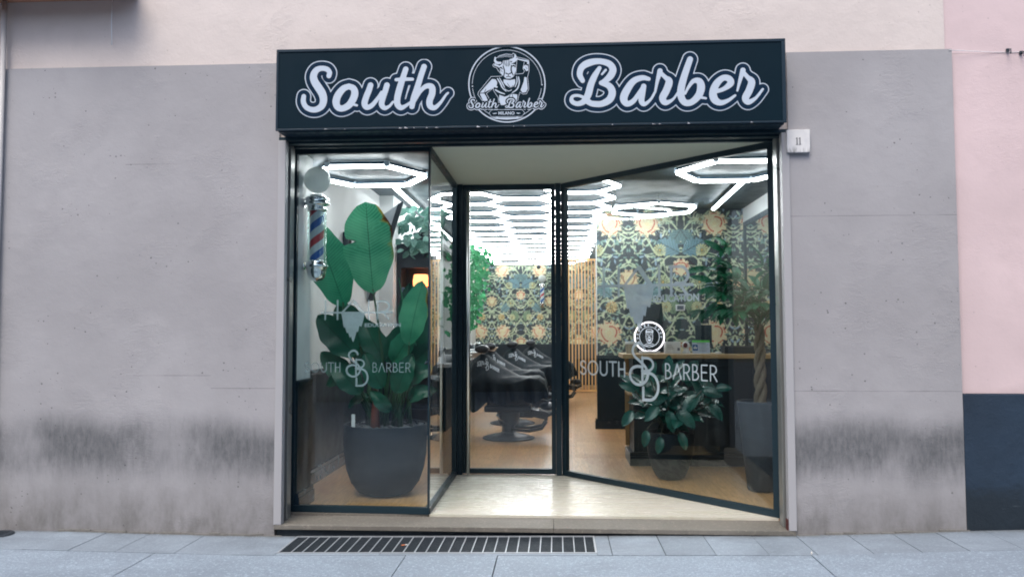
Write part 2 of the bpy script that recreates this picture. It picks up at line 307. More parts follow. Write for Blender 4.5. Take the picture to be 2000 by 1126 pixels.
# ------------------------------------------------------------------ mesh helpers
def vec(*a): return Vector(a)
class MB:
    def __init__(s): s.v = []; s.f = []; s.mi = []; s.sm = []; s.uv = {}; s.attr = None; s.fa = {}
    def quad(s, *p, m=0, smooth=False):
        i = len(s.v); s.v += [tuple(q) for q in p]; s.f.append(tuple(range(i, i+len(p)))); s.mi.append(m); s.sm.append(smooth)
    def box(s, x0, x1, y0, y1, z0, z1, m=0, top=None):
        i = len(s.v); s.v += [(x, y, z) for z in (z0, z1) for y in (y0, y1) for x in (x0, x1)]
        for q in ((0, 2, 3, 1), (4, 5, 7, 6), (0, 1, 5, 4), (2, 6, 7, 3), (0, 4, 6, 2), (1, 3, 7, 5)):
            s.f.append(tuple(i+k for k in q)); s.mi.append(m); s.sm.append(False)
        return s
    def prism(s, poly, z0, z1, m=0):
        a = sum(poly[k][0]*poly[(k+1) % len(poly)][1]-poly[(k+1) % len(poly)][0]*poly[k][1] for k in range(len(poly)))
        if a < 0: poly = poly[::-1]
        i = len(s.v); n = len(poly); s.v += [(x, y, z0) for x, y in poly]+[(x, y, z1) for x, y in poly]
        s.f.append(tuple(range(i+n-1, i-1, -1))); s.f.append(tuple(range(i+n, i+2*n)))
        for k in range(n): s.f.append((i+k, i+(k+1) % n, i+n+(k+1) % n, i+n+k))
        s.mi += [m]*(n+2); s.sm += [False]*(n+2); return s
    def bar(s, p0, p1, w, d, up=vec(0, 0, 1), m=0):
        p0, p1 = Vector(p0), Vector(p1); t = (p1-p0).normalized(); a = t.cross(up).normalized(); b = a.cross(t)
        i = len(s.v)
        for p in (p0, p1):
            for u, v in ((-1, -1), (1, -1), (1, 1), (-1, 1)): s.v.append(tuple(p+a*u*w/2+b*v*d/2))
        for q in ((3, 2, 1, 0), (4, 5, 6, 7), (0, 1, 5, 4), (1, 2, 6, 5), (2, 3, 7, 6), (3, 0, 4, 7)):
            s.f.append(tuple(i+k for k in q)); s.mi.append(m); s.sm.append(False)
        return s
    def tube(s, path, r, n=10, m=0, cap=True):
        path = [Vector(p) for p in path]; rr = r if isinstance(r, (list, tuple)) else [r]*len(path); rings = []
        t0 = (path[1]-path[0]).normalized(); a = t0.cross(vec(0, 0, 1))
        if a.length < .1: a = t0.cross(vec(1, 0, 0))
        a.normalize()
        for k, p in enumerate(path):
            t = (path[min(k+1, len(path)-1)]-path[max(k-1, 0)]).normalized(); a = (a-t*a.dot(t)).normalized(); b = t.cross(a)
            i = len(s.v); s.v += [tuple(p+(a*math.cos(2*math.pi*j/n)+b*math.sin(2*math.pi*j/n))*rr[k]) for j in range(n)]; rings.append(i)
        for i, k in zip(rings, rings[1:]):
            for j in range(n): s.f.append((i+j, i+(j+1) % n, k+(j+1) % n, k+j)); s.mi.append(m); s.sm.append(True)
        if cap:
            s.f.append(tuple(rings[0]+j for j in range(n))[::-1]); s.f.append(tuple(rings[-1]+j for j in range(n))); s.mi += [m, m]; s.sm += [False, False]
        return s
    def lathe(s, c, prof, n=32, m=0, smooth=True):
        c = Vector(c); rings = []
        for r, z in prof:
            i = len(s.v); s.v += [(c.x+r*math.cos(2*math.pi*j/n), c.y+r*math.sin(2*math.pi*j/n), c.z+z) for j in range(n)]; rings.append(i)
        for i, k in zip(rings, rings[1:]):
            for j in range(n): s.f.append((i+j, i+(j+1) % n, k+(j+1) % n, k+j)); s.mi.append(m); s.sm.append(smooth)
        return s
    def sphere(s, c, r, sx=1, sy=1, sz=1, n=24, m=0):
        pr = [(max(1e-4, r*math.sin(math.pi*k/(n//2))), -r*math.cos(math.pi*k/(n//2))) for k in range(n//2+1)]
        i0 = len(s.v); s.lathe((0, 0, 0), pr, n, m); c = Vector(c)
        for k in range(i0, len(s.v)): x, y, z = s.v[k]; s.v[k] = (c.x+x*sx, c.y+y*sy, c.z+z*sz)
        return s
    def grid(s, fn, nu, nv, m=0, uv=True, closed=False):
        i = len(s.v)
        for a in range(nu+1):
            for b in range(nv+1):
                s.v.append(tuple(fn(a/nu, b/nv)))
                if uv: s.uv[len(s.v)-1] = (b/nv, a/nu)
        for a in range(nu):
            for b in range(nv):
                k = i+a*(nv+1)+b; s.f.append((k, k+1, k+nv+2, k+nv+1)); s.mi.append(m); s.sm.append(True)
        return s
    def build(s, name, mats, parent=None, bevel=0, fix=True, root=None):
        o_loc = Vector((0, 0, 0))
        if parent is not None: o_loc = WL[parent.name]
        if root is not None: o_loc = Vector(root)
        me = bpy.data.meshes.new(name)
        me.from_pydata([(x-o_loc.x, y-o_loc.y, z-o_loc.z) for x, y, z in s.v], [], s.f)
        for m in (mats if isinstance(mats, (list, tuple)) else [mats]): me.materials.append(m)
        me.polygons.foreach_set('material_index', s.mi); me.polygons.foreach_set('use_smooth', s.sm)
        if s.uv:
            ul = me.uv_layers.new(name='UVMap')
            for lp in me.loops: ul.data[lp.index].uv = s.uv.get(lp.vertex_index, (0.2, .5))
        if s.attr is not None:
            at = me.color_attributes.new('paint', 'FLOAT_COLOR', 'POINT'); at.data.foreach_set('color', np.asarray(s.attr, np.float32).ravel())
        if s.fa:
            at = me.attributes.new('slab', 'FLOAT', 'FACE'); at.data.foreach_set('value', [s.fa.get(k, .5) for k in range(len(s.f))])
        me.update()
        o = bpy.data.objects.new(name, me); S.collection.objects.link(o)
        if parent is not None: o.parent = parent
        else: o.location = o_loc
        WL[o.name] = o_loc
        if bevel:
            b = o.modifiers.new('bevel', 'BEVEL'); b.width = bevel; b.segments = 2; b.limit_method = 'ANGLE'; b.angle_limit = rad(40)
        return o
WL = {}
def thing(name, label, cat, loc=(0, 0, 0), group=None):
    o = bpy.data.objects.new(name, None); S.collection.objects.link(o); o.location = loc; o.empty_display_size = .1
    o['label'] = label; o['category'] = cat
    if group: o['group'] = group
    WL[o.name] = Vector(loc); return o
def tag(o, label, cat, group=None):
    o['label'] = label; o['category'] = cat
    if group: o['group'] = group
    return o
def struct(o): o['kind'] = 'structure'; return o
def copy_thing(o, loc, rotz, label):
    c = o.copy(); S.collection.objects.link(c); c.location = loc; c.rotation_euler = (0, 0, rotz); c['label'] = label; WL[c.name] = Vector(loc)
    def rec(a, b):
        for ch in list(a.children):
            d = ch.copy(); S.collection.objects.link(d); d.parent = b; rec(ch, d)
    rec(o, c); return c

# ---- flat lettering and artwork: signed distance on a grid, then clean contour faces
def smooth_path(pts, k=6):
    P = [np.array(p, float) for p in pts]; P = [2*P[0]-P[1]]+P+[2*P[-1]-P[-2]]; out = []
    for i in range(1, len(P)-2):
        for j in range(k):
            t = j/k; a, b, c, d = P[i-1:i+3]
            out.append(.5*((2*b)+(c-a)*t+(2*a-5*b+4*c-d)*t*t+(-a+3*b-3*c+d)*t**3))
    out.append(P[-2]); return out
class Art:
    def __init__(s, x0, x1, y0, y1, h):
        s.x0, s.y0, s.h = x0, y0, h; s.X, s.Y = np.meshgrid(np.arange(x0, x1+h, h), np.arange(y0, y1+h, h)); s.F = np.full(s.X.shape, 1e3)
    def d_path(s, pts, r=None, smooth=True):
        pts = [tuple(p) if len(p) == 3 else (*p, r) for p in pts]
        if smooth and len(pts) > 2: pts = smooth_path(pts)
        D = np.full(s.X.shape, 1e3)
        for a, b in zip(pts, pts[1:]):
            dx, dy = b[0]-a[0], b[1]-a[1]; L = dx*dx+dy*dy+1e-9
            t = np.clip(((s.X-a[0])*dx+(s.Y-a[1])*dy)/L, 0, 1)
            np.minimum(D, np.hypot(s.X-a[0]-t*dx, s.Y-a[1]-t*dy)-(a[2]+t*(b[2]-a[2])), out=D)
        return D
    def d_poly(s, pts):
        D = s.d_path(list(pts)+[pts[0]], 0, False); ins = np.zeros(s.X.shape, bool); n = len(pts)
        for i in range(n):
            (xa, ya_), (xb, yb) = pts[i][:2], pts[(i+1) % n][:2]
            if ya_ == yb: continue
            c = ((ya_ > s.Y) != (yb > s.Y)) & (s.X < (xb-xa)*(s.Y-ya_)/(yb-ya_)+xa); ins ^= c
        return np.where(ins, -D, D)
    def add(s, D): s.F = np.minimum(s.F, D); return s
    def sub(s, D): s.F = np.maximum(s.F, -D); return s
    def faces(s, mb, fn, off=0, m=0):
        F = s.F-off; F = np.where(np.abs(F) < 1e-4, 1e-4, F); ins = F < 0; ny, nx = F.shape; h = s.h
        cnt = ins[:-1, :-1].astype(int)+ins[:-1, 1:]+ins[1:, :-1]+ins[1:, 1:]
        for i in range(ny-1):
            row = cnt[i]; j = 0; nz = np.nonzero(row)[0]
            if len(nz) == 0: continue
            j = nz[0]
            while j <= nz[-1]:
                if row[j] == 4:
                    k = j
                    while k+1 < nx-1 and row[k+1] == 4 and k-j < 24: k += 1
                    xa, xb = s.x0+j*h, s.x0+(k+1)*h; y_a, y_b = s.y0+i*h, s.y0+(i+1)*h
                    mb.quad(*(fn(x, y) for x, y in ((xa, y_a), (xb, y_a), (xb, y_b), (xa, y_b))), m=m); j = k+1
                elif row[j]:
                    cs = [(j, i), (j+1, i), (j+1, i+1), (j, i+1)]; poly = []
                    for q in range(4):
                        (a, b), (c, d) = cs[q], cs[(q+1) % 4]; fa, fb = F[b, a], F[d, c]
                        if fa < 0: poly.append((s.x0+a*h, s.y0+b*h))
                        if (fa < 0) != (fb < 0):
                            t = fa/(fa-fb); poly.append((s.x0+(a+(c-a)*t)*h, s.y0+(b+(d-b)*t)*h))
                    if len(poly) > 2: mb.quad(*(fn(x, y) for x, y in poly), m=m)
                    j += 1
                else: j += 1
        return mb
def text_faces(mb, s, fn, x0, x1, y0, y1, m=0, bold=0):
    """Built-in font text fitted into the box (x0..x1, y0 top..y1 bottom), mapped by fn."""
    cu = bpy.data.curves.new('t', 'FONT'); cu.body = s; cu.offset = bold; cu.resolution_u = 3
    ob = bpy.data.objects.new('t', cu); S.collection.objects.link(ob); bpy.context.view_layer.update()
    me = bpy.data.meshes.new_from_object(ob.evaluated_get(bpy.context.evaluated_depsgraph_get()))
    vs = [v.co.copy() for v in me.vertices]; ps = [tuple(p.vertices) for p in me.polygons]
    bpy.data.objects.remove(ob); bpy.data.curves.remove(cu); bpy.data.meshes.remove(me)
    ax, bx = min(v.x for v in vs), max(v.x for v in vs); ay, by = min(v.y for v in vs), max(v.y for v in vs)
    i = len(mb.v)
    for v in vs: mb.v.append(tuple(fn(x0+(v.x-ax)/(bx-ax)*(x1-x0), y1+(v.y-ay)/(by-ay)*(y0-y1))))
    for p in ps: mb.f.append(tuple(i+k for k in p)); mb.mi.append(m); mb.sm.append(False)
    return mb

# script lettering strokes (x, y down, radius)
SOUTH = [
 [(448,352,19),(453,325,19),(432,300,20),(390,293,20),(350,308,24),(327,350,28),(335,395,30),(365,442,31),(395,490,31),(406,540,29),(393,585,26),(355,612,23),(310,615,21),(268,595,20),(247,555,20),(250,512,18)],
 [(605,434,22),(562,452,25),(522,500,28),(505,550,29),(515,592,26),(550,607,24),(600,585,26),(635,540,28),(652,490,28),(640,450,25),(605,434,22)],
 [(590,590,9),(600,578,10),(625,572,10),(668,582,9)],
 [(775,425,22),(762,465,23),(740,520,24),(728,568,24),(745,597,21),(785,583,18),(830,530,15),(862,480,12)],
 [(903,425,22),(890,470,22),(870,530,22),(862,575,22),(885,603,17),(922,588,11),(950,555,9)],
 [(1050,300,21),(1030,360,22),(1005,440,25),(985,520,25),(985,572,24),(1010,600,20),(1045,588,14),(1085,560,10)],
 [(975,382,13),(1040,378,14),(1102,378,12)],
 [(1192,280,22),(1168,350,22),(1140,440,23),(1110,530,23),(1098,592,20)],
 [(1115,560,9),(1165,470,15),(1212,432,19),(1252,440,24),(1255,490,25),(1235,545,25),(1240,588,23),(1275,600,18),(1320,560,12),(1358,505,9),(1378,485,8)]]
BARBER = [
 [(378,342,16),(358,300,20),(372,250,22),(420,220,24),(490,208,20),(560,225,22),(588,265,24),(570,310,24),(530,345,18),(505,356,14)],
 [(505,358,14),(560,377,22),(583,420,25),(565,470,25),(510,500,21),(450,500,20),(415,490,16)],
 [(495,255,14),(460,312,21),(435,370,23),(415,440,24),(385,485,20),(340,500,16),(303,482,15),(308,450,11),(350,444,10),(400,465,11),(440,495,14)],
 [(512,298,7),(538,268,8)],
 [(835,330,13),(790,322,18),(730,345,22),(682,410,26),(662,465,26),(685,500,20),(730,480,17),(775,415,13),(800,375,11)],
 [(800,380,18),(790,430,21),(785,480,20),(805,503,14),(848,470,9),(880,415,8)],
 [(880,412,8),(895,340,12),(912,275,18)],[(912,285,14),(950,320,15),(975,348,24),(955,410,25),(930,460,24),(950,492,19),(1000,470,9),(1040,415,7)],
 [(1118,195,20),(1095,260,22),(1070,340,24),(1055,410,25),(1060,460,24),(1085,492,22),(1130,488,21),(1178,440,25),(1193,385,27),(1180,345,22),(1140,345,15),(1105,390,10),(1085,430,8)],
 [(1155,445,9),(1185,455,9),(1225,462,8)],
 [(1275,418,16),(1340,402,14),(1393,362,22),(1385,330,22),(1345,322,20),(1300,360,24),(1275,420,26),(1285,470,26),(1325,493,19),(1375,478,13),(1425,443,8)],
 [(1440,410,7),(1458,340,12),(1478,270,18)],[(1478,282,14),(1510,318,15),(1537,350,24),(1520,410,25),(1495,460,24),(1515,488,19),(1565,460,11),(1612,400,8)]]

# deco letters for the window vinyl: unit height (y down), returns strokes and advance
def arc(cx, cy, rx, ry, a0, a1, n=14): return [(cx+rx*math.cos(rad(a0+(a1-a0)*k/n)), cy+ry*math.sin(rad(a0+(a1-a0)*k/n))) for k in range(n+1)]
DECO = {
 'S': ([arc(.2, .25, .17, .22, -20, -250)+arc(.2, .74, .19, .24, -70, 160)], .40),
 'O': ([arc(.35, .5, .33, .48, 0, 360, 28)], .70),
 'U': ([[(0.03, .02), (.03, .65)]+arc(.25, .68, .22, .3, 180, 0)+[(.47, .65), (.47, .02)]], .50),
 'T': ([[(0, .02), (.46, .02)], [(.23, .02), (.23, .98)]], .46),
 'H': ([[(.03, .02), (.03, .98)], [(.40, .02), (.40, .98)], [(.03, .5), (.40, .5)]], .43),
 'B': ([[(.03, .02), (.03, .98)], [(.03, .03), (.12, .03)]+arc(.13, .25, .16, .22, -90, 90)+[(.05, .47)], [(.06, .47), (.14, .47)]+arc(.14, .72, .22, .25, -90, 90)+[(.03, .97)]], .38),
 'A': ([[(.0, .98), (.24, .02), (.48, .98)]], .48),
 'R': ([[(.03, .02), (.03, .98)], [(.03, .03), (.16, .03)]+arc(.16, .29, .2, .26, -90, 90)+[(.05, .55)], [(.18, .55), (.38, .98)]], .40),
 'E': ([[(.36, .03), (.03, .03), (.03, .97), (.36, .97)], [(.03, .48), (.32, .48)]], .38)}
def deco_word(art, s, x0, x1, y0, y1, r):
    gap = .13; tot = sum(DECO[c][1] for c in s)+gap*(len(s)-1); kx = (x1-x0)/tot; ky = y1-y0; x = 0
    for c in s:
        for st in DECO[c][0]: art.add(art.d_path([(x0+(x+a)*kx, y0+b*ky) for a, b in st], r, False))
        x += DECO[c][1]+gap
def sb_mono(art, f, k):
    """interlaced S and B monogram, drawn in a 745..1115 x 110..860 box"""
    Sp = [(935,205),(915,160),(865,130),(808,160),(786,225),(812,295),(880,360),(945,430),(975,520),(950,600),(890,650),(820,645),(765,590),(750,520),(775,455),(830,425),(885,425)]
    art.add(art.d_path([f(*p) for p in smooth_path(Sp, 4)], 18*k, False))
    art.sub(art.d_path([f(*p) for p in [(910,300),(910,612)]], 24*k, False)) if False else None
    art.add(art.d_path([f(*p) for p in [(907,305),(907,610)]], 17*k, False))
    art.add(art.d_path([f(*p) for p in [(907,315),(965,315)]+arc(965, 395, 75, 80, -90, 85)+[(900,478)]], 15*k, False))
    art.add(art.d_path([f(*p) for p in [(930,500),(990,505)]+arc(985, 670, 115, 168, -80, 90)+[(915,840),(915,690)]], 18*k, False))
def hair_word(art, f, k):
    for p in [[(320,135),(320,320)],[(445,135),(445,320)],[(275,255),(1000,255)],[(762,135),(762,320)],[(850,320),(850,150)],[(500,245),(603,140)]]:
        art.add(art.d_path([f(*q) for q in p], 9*k, False))
    art.add(art.d_path([f(*q) for q in [(840,145),(915,145)]+arc(915, 195, 55, 50, -90, 90)+[(880,245),(905,245),(965,320)]], 9*k, False))
    art.add(art.d_poly([f(*q) for q in [(600,125),(625,135),(715,250),(675,250),(600,160)]]))
    art.add(art.d_poly([f(*q) for q in [(482,255),(725,255),(705,340),(690,395),(668,385),(655,450),(640,440),(625,500),(605,550),(585,490),(572,505),(555,450),(540,460),(525,400),(510,405),(498,330)]]))

# ------------------------------------------------------------------ ground
GX = [-30, -8, -4.13, -3.1, -2.12, 1.67, 2.2, 2.88, 3.3, 8, 30]; GZ = [.05, .052, .050, .038, .027, .079, .10, .126, .141, .25, .6]
def gz(x, y=0): return float(np.interp(x, GX, GZ))
def slabs(name, rows, m, gap):
    mb = MB()
    for xs, y0, y1, dz in rows:
        for a, b in zip(xs, xs[1:]):
            s0 = random.uniform(-.012, .012); g = gap*random.uniform(.5, 1.4)
            P = [(a+g, y0+gap), (b-g, y0+gap+random.uniform(-.002, .002)), (b-g+s0*.3, y1-gap), (a+g, y1-gap)]
            n = max(1, int((b-a)/.5)); tv = random.random(); t_z = random.uniform(-.002, .002)
            for k in range(n):
                xa, xb = a+g+(b-a-2*g)*k/n, a+g+(b-a-2*g)*(k+1)/n
                q = [(xa, y0+gap), (xb, y0+gap), (xb, y1-gap), (xa, y1-gap)]
                mb.quad(*((x, y, gz(x)+dz+t_z) for x, y in q)); mb.fa[len(mb.f)-1] = tv
                for (p0, p1) in ((q[0], q[1]),)+(((q[1], q[2]),) if k == n-1 else ())+(((q[3], q[0]),) if k == 0 else ())+((q[2], q[3]),):
                    mb.quad((p0[0], p0[1], gz(p0[0])+dz-.02), (p1[0], p1[1], gz(p1[0])+dz-.02), (p1[0], p1[1], gz(p1[0])+dz+t_z), (p0[0], p0[1], gz(p0[0])+dz+t_z)); mb.fa[len(mb.f)-1] = tv
    return struct(mb.build(name, m))
mb = MB()
for a, b in zip(GX, GX[1:]):
    mb.quad((a, -14, gz(a)-.014), (b, -14, gz(b)-.014), (b, .02, gz(b)-.014), (a, .02, gz(a)-.014))
struct(mb.build('ground', M_joint))
GR0, GR1 = -1.92, .262
xs_l = [-9, -8.1, -7.3, -6.6, -5.9, -5.2, -4.5, -3.7, -3.37, -3.04, -2.62, -2.22, GR0]
xs_r = [GR1, .36, .71, 1.04, 1.385, 1.695, 2.05, 2.36, 2.66, 3.0, 3.4, 3.8, 4.3, 4.9, 5.6, 6.4]
slabs('pavement', [(xs_l, -.495, 0, 0), (xs_r, -.495, 0, 0), ([GR0, -1.2, -.5, GR1], -.495, -.447, 0)], M_pave, .0026)
rows = []; y = -.497
for k, (wd, xs) in enumerate([(.85, [-9, -6.9, -4.9, -2.75, -1.02, -.40, 1.65, 3.9, 6.4]), (.9, [-9, -7.5, -5.6, -3.6, -1.9, .3, 2.4, 4.4, 6.4]), (.9, [-9, -6.5, -4.6, -2.6, -.9, 1.2, 3.3, 5, 6.4]), (.95, [-9, -7, -5, -3, -1.5, .6, 2.6, 4.6, 6.4]), (1.0, [-9, -6, -4, -2, 0, 2, 4, 6.4]), (1, [-9, -6.4, -4.4, -2.2, .2, 2, 4, 6.4]), (1, [-9, -6, -4, -2, 0, 2, 4, 6.4]), (1.2, [-9, -6.4, -4.4, -2.2, .2, 2, 4, 6.4]), (1.2, [-9, -6, -4, -2, 0, 2, 4, 6.4])]):
    rows.append((xs, y-wd, y, 0)); y -= wd
slabs('street', rows, M_street, .0032)
# iron grating in the pavement
g = thing('drain_grating', 'long dark iron drain grating with pale cross bars set in the pavement under the doorstep', 'drain grating', (-.83, -.23, .04))
mb = MB(); mb.quad((GR0, -.445, -.06), (GR1, -.445, -.06), (GR1, -.005, -.06), (GR0, -.005, -.06)); mb.build('pit_floor', M_black, g)
mb = MB()
for (a, b, c, d) in ((GR0, GR1, -.447, -.433), (GR0, GR1, -.022, -.010)): 
    for k in range(8):
        xa, xb = a+(b-a)*k/8, a+(b-a)*(k+1)/8
        mb.quad((xa, c, gz(xa)+.003), (xb, c, gz(xb)+.003), (xb, d, gz(xb)+.003), (xa, d, gz(xa)+.003)); mb.quad((xa, c, gz(xa)-.05), (xb, c, gz(xb)-.05), (xb, c, gz(xb)+.003), (xa, c, gz(xa)+.003))
        mb.quad((xa, d, gz(xa)-.05), (xb, d, gz(xb)-.05), (xb, d, gz(xb)+.003), (xa, d, gz(xa)+.003))
for x in (GR0, GR1-.012): mb.box(x, x+.012, -.433, -.022, gz(x)-.05, gz(x)+.0035)
mb.build('frame', M_ironlt, g)
mb = MB()
for k in range(30):
    y = -.425+k*.0135
    for j in range(8):
        xa, xb = GR0+.013+(GR1-GR0-.026)*j/8, GR0+.013+(GR1-GR0-.026)*(j+1)/8; w_ = .0052
        mb.quad((xa, y, gz(xa)-.002), (xb, y, gz(xb)-.002), (xb, y+w_, gz(xb)-.002), (xa, y+w_, gz(xa)-.002)); mb.quad((xa, y, gz(xa)-.03), (xb, y, gz(xb)-.03), (xb, y, gz(xb)-.002), (xa, y, gz(xa)-.002))
mb.build('bearing_bars', M_iron, g)
for k in range(27):
    x = GR0+.09+k*.0775; z = gz(x)
    MB().box(x, x+.007, -.4325, -.0225, z-.02, z+.002).build('cross_bar', M_ironlt, g)
mb = MB()
for (cx, cy, a, nm, lb) in ((-1.08, -.27, .5, 'a', 'crushed orange cigarette butt lying on the iron drain grating'), (1.66, -.47, 1.3, 'b', 'small white cigarette butt on the pavement joint right of the shop')):
    t = thing('cigarette_butt', lb, 'cigarette butt', (cx, cy, gz(cx)+.007), 'cigarette butts on the pavement')
    d = vec(math.cos(a), math.sin(a), 0); c = Vector(t.location)
    MB().tube([c-d*.014, c+d*.012], .0042, 8).build('filter', M_butt if nm == 'a' else M_buttw, t); MB().tube([c+d*.012, c+d*.03], [.0044, .0036], 8).build('paper', M_buttw, t)
c = (-4.13, -.13, gz(-4.13)+.004)
cv = thing('drain_cover', 'small round dark iron cover in the pavement at the left edge', 'drain cover', c)
MB().lathe(c, [(.0001, .004), (.07, .004), (.075, .002), (.10, .002), (.105, -.004)], 28).build('rim', M_iron, cv)
mb = MB()
for k in range(-3, 4): mb.box(c[0]-.055, c[0]+.055, c[1]+k*.016-.003, c[1]+k*.016+.003, c[2]+.004, c[2]+.007)
mb.build('ribs', M_iron, cv)

# ------------------------------------------------------------------ the shop's building
B = thing('shop_building', 'grey and cream rendered building with the lit barber shop window at street level', 'building')
mb = MB(); mb.box(-9, -2.10, .02, .36, -.05, 3.0); mb.box(1.70, 2.84, .02, .36, -.05, 3.0); mb.box(-9, 2.843, .02, .36, 3.003, 7.2); mb.build('outer_wall', M_cream, B)
def foot(mb, x0, x1, z1):    # raised render panel following the sloping pavement
    n = max(1, int((x1-x0)/.6))
    for k in range(n):
        a, b = x0+(x1-x0)*k/n, x0+(x1-x0)*(k+1)/n
        mb.quad((a, 0, gz(a)-.02), (b, 0, gz(b)-.02), (b, 0, z1), (a, 0, z1))
    mb.quad((x0, 0, z1), (x1, 0, z1), (x1, .0195, z1), (x0, .0195, z1)); mb.quad((x1, 0, 0), (x1, .0195, 0), (x1, .0195, z1), (x1, 0, z1)); mb.quad((x0, .0195, 0), (x0, 0, 0), (x0, 0, z1), (x0, .0195, z1))
mb = MB(); foot(mb, -8.9, -2.10, 3.585); mb.build('render_panel', M_panelL, B)
mb = MB(); foot(mb, 1.70, 2.883, 3.585); mb.build('render_panel', M_panelR, B)
M_mortar = mat('crumbled_mortar', lin(118, 116, 112), .9, var=.3, nscale=30, bump=.8, bscale=50)
for x0, x1 in ((-3.75, -2.16), (1.71, 2.86)):      # crumbling mortar at the foot of the wall
    mb = MB(); x = x0
    while x < x1:
        L = random.uniform(.05, .2); h_ = random.uniform(.004, .016); z = gz(x)
        mb.box(x, x+L, -random.uniform(.006, .02), -.001, z-.01, z+h_); x += L
    mb.build('mortar_fillet', M_mortar, B)
# doorstep and porch
mb = MB(); 
for a, b in ((-2.10, -.03), (-.03, 1.70)):
    mb.box(a+.001, b-.001, -.012, .30, .078, .113)
st = mb.build('doorstep', M_step, B, bevel=.004)
mb = MB(); mb.box(-2.09, 1.69, .02, .30, -.05, .0745); mb.build('step_riser', M_iron, B)
MB().prism([(-2.115, .303), (-1.0, .301), (-1.0, .334), (-2.115, .374)], .06, .1285).build('window_sill', M_step, B)
PO = [(-.99, .30), (1.66, .30), (.03, 2.0), (-.99, 2.0)]
mb = MB(); mb.prism(PO, .05, .1305); mb.build('porch_floor', M_porch, B)
mb = MB(); mb.prism([(-1.02, .30), (1.66, .30), (.03, 2.03), (-1.02, 2.03)], 2.999, 3.04); mb.build('porch_ceiling', M_porchceil, B)
# casings and shutter guides
for x0, x1, y0, y1, m_, nm in ((-2.103, -2.045, -.014, .05, M_casing, 'casing'), (-2.100, -2.052, .13, .22, M_guide, 'shutter_guide'), (1.648, 1.703, -.014, .05, M_casing, 'casing'), (1.640, 1.676, .10, .20, M_guide, 'shutter_guide')):
    MB().box(x0, x1, y0, y1, .1135, 2.985).build(nm, m_, B, bevel=.003)
MB().box(-2.112, -2.085, .05, .30, .1135, 2.985).build('reveal', M_frame, B); MB().box(1.676, 1.70, .05, .29, .1135, 2.985).build('reveal', M_frame, B)
MB().box(1.6415, 1.6475, .0, .05, .114, .19).build('primer_patch', M_rust, B)
mb = MB(); mb.box(-2.10, 1.70, -.010, .04, 2.985, 3.012); mb.box(-2.10, 1.70, .045, .11, 2.970, 3.0025); mb.box(-2.10, 1.70, .20, .24, 2.975, 3.0025); mb.build('lintel', M_frame, B, bevel=.002)
mb = MB(); mb.box(-2.10, 1.70, .11, .20, 2.992, 3.0025); mb.box(-2.10, 1.70, .24, .30, 2.992, 3.0025); mb.build('shutter_slot', M_sheen, B)

# shop windows: each one frame + glass + vinyl
def pane(mb, a, b, z0, z1):
    mb.quad((a[0], a[1], z0), (b[0], b[1], z0), (b[0], b[1], z1), (a[0], a[1], z1))
def framed(nm, a, b, z0, z1, w0, w1, wt, wb, dep=.045, gl=.02):
    a, b = Vector((*a, 0)), Vector((*b, 0)); t = (b-a).normalized(); n = vec(t.y, -t.x, 0)
    mb = MB()
    def member(s0, s1, za, zb):
        p = a+t*s0; q = a+t*s1; mb.prism([(p.x, p.y), (q.x, q.y), (q.x-n.x*dep, q.y-n.y*dep), (p.x-n.x*dep, p.y-n.y*dep)], za, zb)
    L = (b-a).length
    if w0: member(0, w0, z0, z1)
    if w1: member(L-w1, L, z0, z1)
    member(w0, L-w1, z1-wt, z1); member(w0, L-w1, z0, z0+wb)
    W = MB(); W.box(0, 0, 0, 0, 0, 0); 
    fr = mb.build(nm, M_frame, B)
    gp = a+t*w0-n*gl; gq = b-t*w1-n*gl; g_ = MB(); pane(g_, (gp.x, gp.y), (gq.x, gq.y), z0+wb, z1-wt); g_.build('glass', M_glass, fr)
    # slim bright gasket bead on the outer face
    return fr, a, t, n
winL, _, _, _ = framed('shop_window', (-2.125, .335), (-.992, .292), .130, 3.0, .055, .012, .045, .05)
winS, _, _, _ = framed('side_window', (-.985, .306), (-.985, 1.96), .131, 2.999, 0, .07, .045, .045)
winS_o = winS
winR, ra, rt, rn = framed('angled_window', (.045, 1.985), (1.672, .285), .131, 2.999, .055, .06, .05, .05)
post = MB(); post.box(-.985, -.935, 1.96, 2.03, .131, 2.999); post.box(-.012, .044, 1.96, 2.03, .131, 2.999); post.build('door_post', M_frame, B)
# door
mb = MB(); dx0, dx1 = -.934, -.013
mb.box(dx0, dx0+.07, 1.985, 2.03, .14, 2.998); mb.box(dx1-.042, dx1, 1.985, 2.03, .14, 2.998); mb.box(dx0+.07, dx1-.042, 1.985, 2.03, .14, .19); mb.box(dx0+.07, dx1-.042, 1.985, 2.03, 2.945, 2.998)
door = mb.build('door', M_frame, B, bevel=.002)
g_ = MB(); pane(g_, (dx0+.07, 2.008), (dx1-.042, 2.008), .19, 2.945); g_.build('glass', M_glass, door)
mb = MB(); mb.tube([(-.875, 1.925, .15), (-.875, 1.925, 2.92)], .017, 14)
for z in (.35, 1.0, 2.0, 2.7): mb.tube([(-.875, 1.925, z), (-.875, 1.99, z)], .009, 8)
mb.build('handle', M_steel, door)

